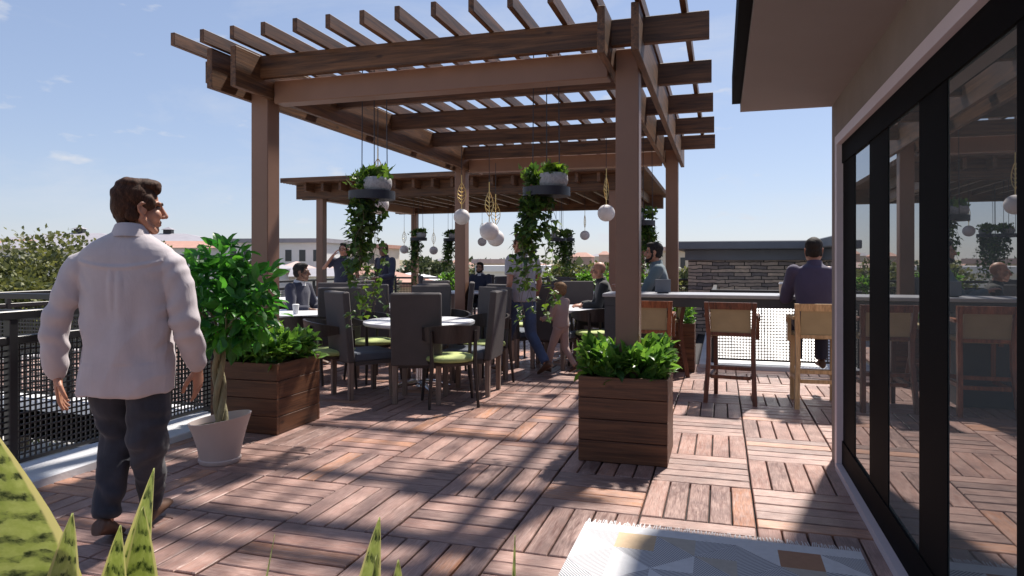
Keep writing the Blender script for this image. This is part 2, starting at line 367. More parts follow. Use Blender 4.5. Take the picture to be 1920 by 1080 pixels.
def thing(name, label, cat, loc=(0, 0, 0), rz=0, group=None):
    o = bpy.data.objects.new(name, None); o.location = loc; o.rotation_euler = (0, 0, rz); o.empty_display_size = .1
    return link(tag(o, label, cat, group))
def struct(name, mb, mats, smooth=None):
    o = part(name, mb, mats, None, smooth); o['kind'] = 'structure'; return o
def dup(root, loc, rz=0, label=None, group=None, scale=None):
    r = root.copy(); SC.collection.objects.link(r); r.location = loc; r.rotation_euler = (0, 0, rz)
    if label: r['label'] = label
    if group: r['group'] = group
    if scale: r.scale = scale
    def rec(src, dst):
        for ch in [c for c in KIDS.get(src.name, [])]:
            c = ch.copy(); SC.collection.objects.link(c); c.parent = dst; rec2(ch, c)
    def rec2(src, dst):
        for ch in src.children:
            c = ch.copy(); SC.collection.objects.link(c); c.parent = dst
    for ch in root.children:
        c = ch.copy(); SC.collection.objects.link(c); c.parent = r; rec2(ch, c)
    return r
KIDS = {}
def xf(x, y, z=0, rz=0): return Matrix.Translation((x, y, z)) @ Matrix.Rotation(rz, 4, 'Z')
# ---------------------------------------------------------------- leaves
def leaf_shape(kind):
    if kind == 'ivy':
        o = [(0, 0), (.34, -.12), (.52, .22), (.30, .38), (.16, .62), (0, 1.0), (-.16, .62), (-.30, .38), (-.52, .22), (-.34, -.12)]
        vs = [(0, .3, -.05)]+[(x, y, -.10*abs(x)*2+.06*math.sin(6*y)) for x, y in o]
        return vs, [(0, 1+i, 1+(i+1) % 10) for i in range(10)]
    if kind == 'far':
        return [(0, 0, 0), (.42, .45, .05), (0, 1, 0), (-.42, .45, .05)], [(0, 1, 2, 3)]
    w = .27 if kind == 'oval' else .2
    vs = [(0, 0, 0), (w*.8, .25, .07), (w, .5, .08), (w*.55, .8, .02), (0, 1.0, -.14), (-w*.55, .8, .02), (-w, .5, .08), (-w*.8, .25, .07), (0, .25, 0), (0, .5, .0), (0, .8, -.05)]
    return vs, [(0, 1, 8), (1, 2, 9, 8), (2, 3, 10, 9), (3, 4, 10), (0, 8, 7), (8, 9, 6, 7), (9, 10, 5, 6), (10, 4, 5)]
def leaves(specs, kind):
    """specs: (pos, dir, normal, size, tone)"""
    mb = MB(); mb.tone = []; vs0, fs0 = leaf_shape(kind)
    for p, d, nrm, sz, tn in specs:
        d = Vector(d).normalized(); nr = Vector(nrm); x = d.cross(nr)
        if x.length < 1e-4: x = d.orthogonal()
        x.normalize(); z = x.cross(d); p = Vector(p)
        mb.add([p+(x*a+d*b+z*c)*sz for a, b, c in vs0], fs0); mb.tone += [tn]*len(fs0)
    return mb
def rv(s=1): return Vector((random.gauss(0, s), random.gauss(0, s), random.gauss(0, s)))
def clump(cx, cy, cz, rx, ry, rz, n, size, kind, droop=.3, seed=0, shell=.55, lobes=0, minz=None):
    random.seed(seed); out = []
    L_ = [(Vector((0, 0, 0)), 1.0)]
    if lobes:
        L_ = []
        for i in range(lobes):
            v = rv().normalized(); v *= random.uniform(.35, .8); L_.append((v, random.uniform(.28, .5)))
    while len(out) < n:
        c, r = random.choice(L_)
        v = rv().normalized()*(shell+(1-shell)*random.random()**.5)*r*random.uniform(.85, 1.12)+c
        p = Vector((cx+v.x*rx, cy+v.y*ry, cz+v.z*rz))
        if minz is not None and p.z < minz: continue
        d = (v.normalized()*.9+rv(.55)+Vector((0, 0, -droop))).normalized()
        out.append((p, d, Vector((0, 0, 1))+rv(.45), size*random.uniform(.65, 1.25), min(1, max(0, random.gauss(.45, .28)))))
    return out
# ================================================================ SETTING
# deck of five-slat tiles
TX, TY, OX, OY = .6084, .6545, -2.8625, 3.19
def on_deck(x, y):
    if y > 18.6 or y < -2.4: return False
    if x < -9.3 or x > 5.2: return False
    if y < 5.05 and x < -4.1: return False
    if x > .78 and y < 5.2: return False
    if x > -.25 and y > 9.45: return False
    return True
random.seed(11)
mb = MB(); mb.tone = []; mb.uv = []
for i in range(-11, 14):
    for j in range(-9, 24):
        x0, y0 = OX+i*TX, OY+j*TY
        if not on_deck(x0+TX/2, y0+TY/2): continue
        along_x = (i+j) % 2 == 0
        tt = random.gauss(0, .05)
        for k in range(5):
            g = .0062
            if along_x: a0, a1, b0, b1 = x0+g, x0+TX-g, y0+TY*k/5+g*.8, y0+TY*(k+1)/5-g*.8
            else: a0, a1, b0, b1 = x0+TX*k/5+g*.8, x0+TX*(k+1)/5-g*.8, y0+g, y0+TY-g
            c = .0045; dz = random.uniform(-.0025, .0025); tl = [dz+random.uniform(-.0012, .0012) for _ in range(4)]
            vs = [(a0, b0, -.03), (a1, b0, -.03), (a1, b1, -.03), (a0, b1, -.03),
                  (a0, b0, tl[0]-c), (a1, b0, tl[1]-c), (a1, b1, tl[2]-c), (a0, b1, tl[3]-c),
                  (a0+c, b0+c, tl[0]), (a1-c, b0+c, tl[1]), (a1-c, b1-c, tl[2]), (a0+c, b1-c, tl[3])]
            fs = [(8, 9, 10, 11)]
            for q in range(4): w = (q+1) % 4; fs += [(q, w, 4+w, 4+q), (4+q, 4+w, 8+w, 8+q)]
            mb.add(vs, fs)
            t = min(1, max(0, random.gauss(.47, .27)+tt))
            if random.random() < .05: t = 1
            if random.random() < .08: t = random.uniform(0, .15)
            mb.tone += [t]*len(fs)
            ou, ov = random.uniform(0, 50), random.uniform(0, 50)
            for f in fs:
                for q in f:
                    p = vs[q]; mb.uv.append(((p[0]+ou, p[1]+p[2]*.5+ov) if along_x else (p[1]+ou, p[0]+p[2]*.5+ov)))
struct('deck', mb, M['deck'])
mb = MB()
mb.box(-4.3, .9, -2.5, 5.0, -.3, -.031); mb.box(-9.4, 5.3, 5.0, 9.55, -.301, -.0315); mb.box(-9.4, -.1, 9.55, 18.8, -.302, -.032); struct('deck_base', mb, M['joint'])
# white kerbs under the railings
def kerb(x0, x1, y0, y1):
    mb = MB(); mb.box(x0, x1, y0, y1, -.3, .055, ch=.008); struct('kerb', mb, M['kerb'])
kerb(-4.46, -4.045, -2.4, 5.30); kerb(-9.5, -4.462, 5.0, 5.30)
kerb(-.28, 5.3, 9.42, 9.8); kerb(-.28, .1, 9.803, 18.7); kerb(-9.5, .1, 18.703, 19.1); kerb(-9.7, -9.502, 5.303, 18.7)
t = thing('added_white_slope', 'low white slope seen through the mesh behind the bar, added to catch sun', 'roof', (-.05, 9.9, 0))  # invented slope, pitched towards the sun so it shows bright white behind the mesh
mb = MB(); mb.add([(0, 0, -.25), (5.4, 0, -.25), (5.4, 0, -.02), (0, 0, -.02), (0, 1.75, .92), (5.4, 1.75, .92), (5.4, 1.9, .92), (0, 1.9, .92), (0, 1.9, -.25), (5.4, 1.9, -.25)], [(0, 1, 2, 3), (3, 2, 5, 4), (4, 5, 6, 7), (7, 6, 9, 8), (0, 3, 4, 7, 8), (1, 9, 6, 5, 2)])
part('roof', mb, M['plastic_w'], t)  # face of the added slope, tilted to be sunlit
mb = MB()
for k in range(12): x = .2+k*.45; mb.add([(x, .003, -.012), (x+.02, .003, -.012), (x+.02, 1.75, .945), (x, 1.75, .945), (x, .003, -.05), (x+.02, .003, -.05), (x+.02, 1.75, .9), (x, 1.75, .9)], [(0, 1, 2, 3), (4, 5, 1, 0), (0, 3, 7, 4), (1, 5, 6, 2), (3, 2, 6, 7)])
part('seam', mb, M['plastic_w'], t)
# land, lower roof
mb = MB(); S = 4500
mb.add([(-S, -S, -11), (S, -S, -11), (S, S, -11), (-S, S, -11)], [(0, 1, 2, 3)]); struct('ground', mb, M['land'])

# ---------------------------------------------------------------- railings
def railing(x0, y0, x1, y1, label, ztop=1.086, step=.038, npost=None):
    Ln = math.hypot(x1-x0, y1-y0); rz = math.atan2(y1-y0, x1-x0)
    t = thing('railing', label, 'railing', (x0, y0, 0), rz)
    np_ = npost or max(2, round(Ln/1.9)+1)
    for k in range(np_):
        x = Ln*k/(np_-1); part('post', MB().box(x-.028, x+.028, -.028, .028, .054, ztop-.056, ch=.004), M['black'], t)
    part('top_rail', MB().box(-.03, Ln+.03, -.035, .035, ztop-.055, ztop, ch=.006), M['black'], t)
    part('middle_rail', MB().box(-.026, Ln+.026, -.022, .022, ztop-.215, ztop-.165, ch=.004), M['black'], t)
    part('bottom_rail', MB().box(-.026, Ln+.026, -.015, .015, .095, .12), M['black'], t)
    mb = MB(); r = .0056; n = int(Ln/step)
    for k in range(1, n): x = k*step; mb.box(x-r, x+r, .0042, .0115, .1, ztop-.17)
    z = .11+step
    while z < ztop-.21: mb.box(0, Ln, -.004, .0035, z-r, z+r); z += step
    part('wire_mesh', mb, M['black'], t)
    return t
railing(-4.36, -2.2, -4.36, 5.12, 'black railing with wire mesh infill beside the man in the pale shirt')
railing(-9.4, 5.15, -4.44, 5.15, 'black wire mesh railing crossing behind the man at the far left')
railing(-.1, 9.6, 5.2, 9.6, 'black wire mesh railing behind the bar in front of the stone building', 1.03)
railing(-.1, 9.7, -.1, 18.6, 'black railing running away at an angle left of the stone building', .98, .05)
railing(-9.4, 18.85, -.2, 18.85, 'low black railing at the far end of the roof deck', .95, .05)
railing(-9.6, 5.3, -9.6, 18.6, 'black railing along the far left side of the roof deck', .98, .05)

# ---------------------------------------------------------------- our building on the right
wx = .755
b = thing('building', 'grey brown stucco building with black framed glass wall along the right', 'building', (wx, 5.35, 0))
def bp(name, mb, m, parent=b, sm=None):
    return part(name, mb, m, parent, sm)
# local coordinates: x from the wall face, y from the corner (negative towards the viewer)
HEAD = 2.19; Y0, Y1 = -.215, -7.6
mb = MB()
mb.box(0, .35, Y0+.003, 0, 0, 2.62); mb.box(0, .35, -8.2, Y0, HEAD+.062, 2.62); mb.box(0, .35, -8.2, Y1-.003, 0, HEAD+.062)
mb.box(.35, 6, -.3, 0, 0, 2.62)
bp('wall', mb, M['stucco'])
mb = MB()
mb.box(-.62, 6.5, -8.2, 0.0, 2.505, 2.56)
bp('soffit', mb, M['soffit'])
mb = MB(); mb.box(-.68, -.621, -8.2, -.12, 2.54, 2.74); mb.box(-.62, 6.5, -8.2, .03, 2.561, 2.80)
bp('roof', mb, M['frame'])
mb = MB()   # pale trim round the opening, standing proud
mb.box(-.012, .20, Y0-.075, Y0+.001, 0.0, HEAD+.06); mb.box(-.012, .16, Y1, Y0-.0755, HEAD, HEAD+.06); mb.box(-.02, .09, Y1, Y0-.0755, 0.0, .045)
tr = bp('opening_trim', mb, M['trim'])
gx = .032
wf = MB()
ys = [Y0-.076, Y0-.42]
wf.box(gx-.012, gx+.05, Y1, Y0-.077, .0451, .20); wf.box(gx-.012, gx+.05, Y1, Y0-.077, HEAD-.13, HEAD-.001)
spans = []
def mull(y0, y1, d=.004): wf.box(gx-d, gx+.06, y1, y0, .2001, HEAD-.1301)
lo = lambda y: y-5.35
panes = [(4.640, 4.202), (3.763, 3.209), (2.841, 2.228), (1.80, .9), (.5, -.6), (-1.0, -2.24)]
mull(Y0-.077, lo(panes[0][0]))
for (a_, b_), (c_, d_) in zip(panes[:-1], panes[1:]): mull(lo(b_), lo(c_))
wfo = bp('window_frame', wf, M['frame'])
for ya, yb in panes:
    bp('window_pane', MB().box(gx, gx+.024, lo(yb), lo(ya), .2002, HEAD-.1302), M['glass'], wfo)
mb = MB(); mb.box(.42, 5.9, -7.9, -.35, .002, .01); mb.box(3.4, 3.5, -7.9, -.35, .01, 2.5)
bp('interior', mb, M['stucco'])

# ---------------------------------------------------------------- pergolas
def pergola(name_label, loc, rz, xl, y0, y1, js, slats, sl_y, ov, ovl=None):
    """posts at x=+-xl and y0,y1; paired planks along y; joists along x at js; slats along y at x list"""
    t = thing('pergola', name_label, 'pergola', loc, rz)
    for y in (y0, y1):
        for sx in (-1, 1):
            x = sx*xl; part('post', MB().box(x-.083, x+.083, y-.083, y+.083, 0, 2.93, ch=.006), M['post'], t)
    for sx in (-1, 1):
        for o in (-1, 1):
            x = sx*xl+o*.111; part('plank', MB().box(x-.0255, x+.0255, y0-.55, y1+.55, 2.77, 3.085, ch=.004), M['wood_y'], t)
    for y in (y0, y1):
        part('cross_beam', MB().box(-xl+.139, xl-.139, y-.075, y+.075, 2.735, 2.925, ch=.006), M['post'], t)
    for y in js:
        part('joist', MB().box(-xl-(ovl or ov), xl+ov, y-.03, y+.03, 2.905, 3.088, ch=.004), M['wood_x'], t)
    for x in slats:
        part('slat', MB().box(x-.02, x+.02, sl_y[0], sl_y[1], 3.0885, 3.188, ch=.003), M['wood_y'], t)
    return t
PX, PY = -2.195, 5.04
pergola('brown timber pergola over the nearest tables with planters round its front posts', (PX, PY, 0), 0, 1.55, 0, 4.68,
        [-.22, .95, 2.12, 3.29, 4.46], [-1.895+.275*k for k in range(15)], (-.68, 4.84), .57, .41)
# second pergola, turned a quarter: planks along x
pergola('second brown pergola farther back with closely spaced roof slats', (-5.17, 15.6, 0), R(90), 2.4, -3.2, 3.2,
        [-3.4+.42*k for k in range(17)], [-2.95+.105*k for k in range(57)], (-3.85, 3.85), .45)

# ---------------------------------------------------------------- planters on the deck
def planter(label, loc, w, d, h, nleaf, size, seed, kind='shrub', lh=.27, post=True, group=None):
    t = thing('planter_box', label, 'planter', loc, 0, group)
    nb = 4; bh = (h-.004)/nb
    # four courses of boards on four sides, each side one panel
    for name, ax in (('front', 0), ('back', 0), ('left', 1), ('right', 1)):
        mb = MB()
        for k in range(nb):
            z0, z1 = .004+k*bh, .004+(k+1)*bh-.004
            if name == 'front': mb.box(-w/2, w/2, -d/2, -d/2+.03, z0, z1, ch=.003)
            if name == 'back': mb.box(-w/2, w/2, d/2-.03, d/2, z0, z1, ch=.003)
            if name == 'left': mb.box(-w/2, -w/2+.03, -d/2+.0305, d/2-.0305, z0, z1, ch=.003)
            if name == 'right': mb.box(w/2-.03, w/2-.0005, -d/2+.0305, d/2-.0305, z0, z1, ch=.003)
        part('side_panel', mb, M['box_x' if ax == 0 else 'box_y'], t)
    part('soil', MB().box(-w/2+.031, w/2-.031, -d/2+.031, d/2-.031, .02, h-.06), M['soil'], t)
    random.seed(seed); sp = []
    for k in range(nleaf):
        x, y = random.uniform(-w/2+.03, w/2-.03), random.uniform(-d/2+.03, d/2-.03)
        if post and abs(x) < .1 and abs(y) < .1: continue
        top = lh*(.75+.35*noise.noise(Vector((x*5+seed, y*5, 0))))
        z = h-.05+top*random.random()**.6
        e = max(abs(x)/(w/2), abs(y)/(d/2))
        dr = Vector((x*2.2*e, y*2.2*e, .55))+rv(.5)
        sp.append(((x*1.0, y*1.0, z), dr, Vector((0, 0, 1))+rv(.5), size*random.uniform(.6, 1.2), min(1, max(0, random.gauss(.5, .28)))))
    part('foliage', leaves(sp, 'oval'), M[kind], t)
    return t
planter('stained wooden planter box of green shrubs behind the potted tree', (-3.745, 5.06, 0), .645, .62, .58, 950, .118, 3)
planter('stained wooden planter box in mid deck, pergola post rising from its shrubs', (-.655, 5.055, 0), .615, .56, .60, 950, .118, 5)
planter('tall slim wooden planter of bright shrub behind the bar stools', (-.50, 9.18, 0), .36, .36, .62, 230, .09, 6, 'bush', .34, False)

# white pot with braided tree
t = thing('potted_tree', 'small tree with braided trunk in a tapered white pot beside the man', 'potted tree', (-3.37, 4.03, 0))
mb = MB(); n = 32; prof = [(.135, 0), (.142, .012), (.142, .028), (.134, .032), (.148, .11), (.178, .22), (.207, .30), (.210, .306), (.198, .306), (.17, .22)]
rings = []
for r, z in prof:
    rings.append([(r*math.cos(2*math.pi*k/n), r*math.sin(2*math.pi*k/n), z+(z/.3)**2*.16*r*math.cos(2*math.pi*k/n-.3)*.9) for k in range(n)])
mb.loft(rings, cap=False); mb.add([(0, 0, .001)], []); part('pot', mb, M['pot'], t, 40)
part('soil', MB().lathe([(.01, .24), (.172, .245)], 24), M['soil'], t)
mb = MB()
for ph in (0, 2.09, 4.19):
    pts = []; rad = []
    for k in range(40):
        z = .23+.60*k/39; a = ph+z*9.5; rr = .026 if z < .75 else .026+(z-.75)*.15
        pts.append((rr*math.cos(a)+.01*math.sin(z*7), rr*math.sin(a), z)); rad.append(.0215*(1.15-.3*k/39))
    mb.tube(pts, rad, 8)
tk = part('trunk', mb, M['braid'], t, 60)
mb = MB(); random.seed(21)
for k in range(16):
    a = random.uniform(0, 6.28); e = random.uniform(.3, 1.3); l = random.uniform(.25, .42)
    p0 = Vector((0, 0, .80)); p1 = p0+Vector((math.cos(a)*math.cos(e), math.sin(a)*math.cos(e), math.sin(e)))*l
    mb.tube([p0, (p0+p1)/2+rv(.02), p1], [.012, .008, .004], 5)
part('branch', mb, M['braid'], tk)
sp = []; random.seed(5)
for cx, cy, cz, r, n in ((0, 0, 1.20, .30, 520), (-.24, .05, 1.22, .17, 160), (.27, -.02, 1.15, .19, 230), (.02, 0, 1.43, .17, 190), (.18, .05, 1.36, .16, 130), (-.17, 0, 1.38, .16, 130), (.33, -.05, 1.26, .11, 70), (.12, -.08, 1.06, .16, 120), (-.14, -.05, 1.06, .15, 100), (0, 0, 1.55, .10, 45)):
    for k in range(int(n*.46)):
        v = rv().normalized()*(.5+.5*random.random()**.6)*r*random.uniform(.85, 1.2)
        d = v.normalized()+rv(.45)+Vector((0, 0, .1 if random.random() < .5 else -.5))
        sp.append(((cx*.93+.015+v.x, cy+v.y, cz-.09+v.z), d, Vector((0, 0, 1))+rv(.5), random.uniform(.08, .14), min(1, max(0, random.gauss(.5, .28)))))
part('crown', leaves(sp, 'oval'), M['ficus'], t)

# ---------------------------------------------------------------- foreground snake plants in a trough below the frame
def blade(mb, base, tip, w, bend=(0, 0, 0), fold=.25, face=None, n=14, wb=.75, twist=0):
    base, tip = Vector(base), Vector(tip); bend = Vector(bend); ax = (tip-base).normalized()
    f = Vector(face if face else (0, -1, 0)); side = ax.cross(f).normalized(); nrm = side.cross(ax)
    Ln = (tip-base).length; off = random.uniform(0, 3)
    rows = []
    for k in range(n+1):
        u = k/n; p = base.lerp(tip, u)+bend*math.sin(math.pi*u)
        ww = w*.5*(wb+(1-wb)*math.sin(math.pi*min(1, u*1.15)))*(1 if u < .5 else max(.0, (1-((u-.5)/.5)**2.7)))+.0012
        a = twist*u; s2 = side*math.cos(a)+nrm*math.sin(a); n2 = nrm*math.cos(a)-side*math.sin(a)
        rows.append([(p+s2*ww*q+n2*ww*fold*(q*q-.3), q, u*Ln/.12+off) for q in (-1, -.86, -.5, 0, .5, .86, 1)])
    b0 = len(mb.v)
    for dz in (1, -1):
        b0 = len(mb.v); m = 7
        mb.v.extend([tuple(p+nrm*(.0014*dz)*(1-abs(q)**4)) for r in rows for p, q, v in r])
        for k in range(n):
            for i in range(m-1):
                f = (k*m+i, k*m+i+1, k*m+m+i+1, k*m+m+i)
                if dz < 0: f = f[::-1]
                mb.f.append(tuple(b0+x for x in f)); mb.mi.append(0)
                for x in f: r = rows[x//m][x % m]; mb.uv.append((r[1], r[2]))
def cpt(px, py, zc):
    a = (px-960)/1290*zc; c, s = math.cos(YAW), math.sin(YAW)
    return Vector((a*c-zc*s, a*s+zc*c, 1.4+(491-py)/1290*zc))
fc = (math.sin(YAW)*.9, -math.cos(YAW)*.9, .3)
def snake(label, loc, blades, grp=None):
    t = thing('snake_plant', label, 'plant', loc, 0)
    for bs, tp, w, bend, tw in blades:
        mb = MB(); mb.uv = []; b = Vector(bs)-Vector(loc); tt = Vector(tp)-Vector(loc)
        blade(mb, b, tt, w, bend, face=fc, twist=tw, n=18); part('leaf', mb, M['snake'], t, 60)
    return t
random.seed(3)
G0 = .50
def gb(px, zc):
    p = cpt(px, 1080, zc); return Vector((p.x, p.y, G0))
zA = 1.02
snake('big broad yellow edged snake plant leaf at the bottom left corner', tuple(gb(30, zA)),
      [(gb(60, zA), cpt(-45, 770, zA), .29, (.012, 0, 0), .05), (gb(78, 1.0)+Vector((.01, 0, 0)), cpt(136, 962, .99), .082, (-.012, 0, 0), -.1), (gb(-60, 1.06), cpt(-150, 900, 1.1), .08, (0, 0, 0), 0)])
snake('snake plant with tall pointed leaves in front of the man\'s legs', tuple(gb(215, 1.12)),
      [(gb(168, 1.14), cpt(289, 878, 1.14), .088, (.006, .0, 0), .5), (gb(243, 1.08), cpt(268, 950, 1.1), .082, (.004, 0, 0), -.15), (gb(186, 1.06), cpt(226, 985, 1.05), .085, (-.004, 0, 0), .2)])
snake('small dark centred snake plant at the bottom middle of the deck view', tuple(gb(680, 1.05)),
      [(gb(640, 1.05), cpt(712, 970, 1.05), .062, (-.006, 0, 0), .3), (gb(668, 1.0), cpt(706, 1042, 1.02), .036, (0, 0, 0), -.5), (gb(728, 1.02), cpt(747, 1050, 1.02), .06, (.004, 0, 0), .2)])
snake('single thin yellow snake plant blade left of the bottom middle', tuple(gb(410, 1.08)), [(gb(395, 1.08), cpt(515, 1003, 1.08), .018, (.004, 0, -.006), 1.15)])
snake('short narrow yellow leaf tip at the bottom edge left of the rug', tuple(gb(960, 1.0)), [(gb(952, 1.0), cpt(966, 1004, 1.0), .016, (0, 0, 0), 1.0)])
t = thing('planter_trough', 'low dark trough holding the snake plants below the view', 'planter', (-.75, .90, 0), YAW)
mb = MB(); w, d, h = 2.0, .26, .47
mb.box(-w/2, w/2, -d/2, -d/2+.02, 0, h); mb.box(-w/2, w/2, d/2-.02, d/2, 0, h); mb.box(-w/2, -w/2+.02, -d/2+.0205, d/2-.0205, 0, h); mb.box(w/2-.02, w/2, -d/2+.0205, d/2-.0205, 0, h); mb.box(-w/2+.021, w/2-.021, -d/2+.021, d/2-.021, .01, .03)
part('trough', mb, M['barface'], t); part('soil', MB().box(-w/2+.0205, w/2-.0205, -d/2+.0205, d/2-.0205, .031, h-.03), M['soil'], t)

# ---------------------------------------------------------------- rug
t = thing('rug', 'white rug with grey hatched tan and rust triangles and a fringed edge', 'rug', (-.69, 3.63, .006))
mb = MB(); cs = .19; nx, ny = 7, 12
random.seed(9)
pat = [['w', 's', 't', 's', 's', 'w', 's', 'g', 's', 'w', 'r', 'r', 'w', 's'], ['s', 'w', 's', 's', 'g', 's', 's', 'g', 'w', 's', 'g', 's', 's', 'w']]
mats = [M['rug_white'], M['rug_s1'], M['rug_s2'], M['rug_tan'], M['rug_rust'], M['rug_beige']]
for i in range(nx):
    for j in range(ny):
        x0, y0 = i*cs, -.09-(j+1)*cs
        P = [(x0, y0), (x0+cs, y0), (x0+cs, y0+cs), (x0, y0+cs)]
        a, bb = [(0, 1), (2, 1), (0, 2), (1, 0), (2, 5)][(i*7+j*3) % 5]
        if (i, j) in ((1, 0),): a, bb = 3, 3
        if (i, j) in ((5, 0), (5, 3)): a, bb = 4, 4
        if (i, j) in ((5, 1), (3, 1), (4, 2)): bb = 5
        if (i+j) % 2: tri = ((0, 1, 2), (0, 2, 3))
        else: tri = ((0, 1, 3), (1, 2, 3))
        for tr_, m in zip(tri, (a, bb)): mb.add([(P[q][0], P[q][1], .008) for q in tr_], [(0, 1, 2)], m)
W_, H_ = nx*cs, ny*cs
mb.add([(0, -.09, .008), (W_, -.09, .008), (W_, 0, .008), (0, 0, .008)], [(0, 1, 2, 3)], 0)
for a, b_ in (((0, 0), (0, -.09-H_)), ((W_, -.09-H_), (W_, 0)), ((W_, 0), (0, 0))):
    mb.add([(a[0], a[1], 0), (b_[0], b_[1], 0), (b_[0], b_[1], .008), (a[0], a[1], .008)], [(0, 1, 2, 3)], 0)
part('pile', mb, mats, t)
mb = MB()
for k in range(150):
    x = .004+k*W_/150; a = random.uniform(-.012, .012); l = random.uniform(.05, .075)
    mb.add([(x, 0, .006), (x+.004, 0, .006), (x+.004+a, l, .002), (x+a, l, .002)], [(0, 1, 2, 3)])
part('fringe', mb, M['rug_white'], t)
# ================================================================ FURNITURE
def hchair(label):
    t = thing('high_back_chair', label, 'chair')          # faces +y, origin on the floor under the seat centre
    T = Matrix.Translation((0, -.235, .40)) @ Matrix.Rotation(R(5), 4, 'X')
    part('backrest', MB().box(-.25, .25, -.04, .035, -.02, .70, ch=.012, M=T), M['charcoal'], t)
    part('seat', MB().box(-.245, .245, -.195, .27, .385, .475, ch=.015), M['seatgrey'], t)
    part('apron', MB().box(-.235, .235, -.19, .255, .345, .384), M['charcoal'], t)
    for sx in (-1, 1):
        for y in (-.235, .225):
            mb = MB(); x = sx*.215
            mb.loft([[(x-.022+sx*.0, y-.022, 0), (x+.022, y-.022, 0), (x+.022, y+.022, 0), (x-.022, y+.022, 0)], [(x-.026, y-.026, .384 if y > 0 else .378), (x+.026, y-.026, .384 if y > 0 else .378), (x+.026, y+.026, .384 if y > 0 else .378), (x-.026, y+.026, .384 if y > 0 else .378)]])
            part('leg', mb, M['greywood'], t)
    return t
def achair(label):
    t = thing('armchair', label, 'chair')
    prof = [(.0, .425), (.215, .425), (.242, .437), (.247, .457), (.235, .476), (.19, .487), (.0, .492)]
    part('cushion', MB().lathe(prof[1:-1], 28), M['green'], t, 50)
    part('seat_frame', MB().lathe([(.2, .395), (.226, .397), (.232, .424), (.2, .4245)], 28), M['blackwood'], t, 40)
    for x, y, top in ((-.2, .17, .66), (.2, .17, .66), (-.185, -.19, .74), (.185, -.19, .74)):
        sx = 1 if x > 0 else -1; sy = 1 if y > 0 else -1
        mb = MB(); mb.tube([(x*1.28, y*1.30, 0), (x*1.12, y*1.12, .40), (x*1.16, y*1.12, top)], [.014, .021, .017], 8); part('leg', mb, M['blackwood'], t, 50)
    rings = []
    for k in range(33):
        a = R(-215+250*k/32); q = abs(k-16)/16; r = .268+.012*(1-q)
        h = .15*(1-q**2.2)+.026; zt = .80-.085*q**1.6; th = .011+.012*(q**3)
        c, s = math.cos(a), math.sin(a)
        # back of the chair at -y (angle -90)
        ln = 1.0+.10*q
        def pt(rr, z): return (rr*c*1.0, rr*s*(1.0)+.02*q, z)
        lean = .02*(1-q)
        rings.append([pt(r-th+lean*.0, zt-h), pt(r+th, zt-h), pt(r+th+lean, zt), pt(r-th+lean, zt)])
    part('backrest', MB().loft(rings), M['blackwood'], t, 45)
    return t
def table(label):
    t = thing('dining_table', label, 'table')
    part('tabletop', MB().lathe([(.57, .705), (.60, .712), (.612, .722), (.612, .748), (.605, .752)], 48), M['whitetop'], t, 40)
    part('pedestal', MB().lathe([(.05, .03), (.045, .06), (.04, .3), (.04, .68), (.12, .70), (.12, .704)], 16), M['chrome'], t, 50)
    for k in range(4):
        a = R(45+90*k); mb = MB(); mb.tube([(.03*math.cos(a), .03*math.sin(a), .075), (.2*math.cos(a), .2*math.sin(a), .06), (.36*math.cos(a), .36*math.sin(a), .012)], [.032, .028, .016], 10)
        part('foot', mb, M['chrome'], t, 60)
    return t
def face(x, y, tx, ty): return math.atan2(ty-y, tx-x)-math.pi/2
T1 = (-3.19, 6.98)
t0 = table('round white dining table nearest the camera, ringed by dark chairs'); t0.location = (*T1, 0); t0['group'] = 'round white tables on the deck'
TABS = [((-5.25, 7.75), 'round white dining table beside the seated man in the navy jacket'),
        ((-2.0, 9.65), 'round white dining table in front of the bald man, behind the child'),
        ((-4.62, 9.35), 'round white dining table in the second row behind the nearest table'),
        ((-5.3, 14.3), 'far round white table in front of the bearded man in the grey suit'),
        ((-3.0, 14.6), 'far round white table under the right half of the second pergola'),
        ((-7.2, 10.6), 'round white dining table near the two standing people in dark blue')]
for p, lb in TABS: dup(t0, (*p, 0), random.uniform(0, 1), lb)
GH = 'dark high backed dining chairs'; GA = 'low black armchairs with pale green seats'
h0 = hchair('dark high backed chair nearest the camera, its square back hiding the table'); h0['group'] = GH
def put(src, x, y, tgt, label, jit=0, first=False):
    rz = face(x, y, *tgt)+R(jit)
    if first: src.location = (x, y, 0); src.rotation_euler = (0, 0, rz); return src
    return dup(src, (x, y, 0), rz, label)
put(h0, -2.92, 6.43, T1, '', -12, True)
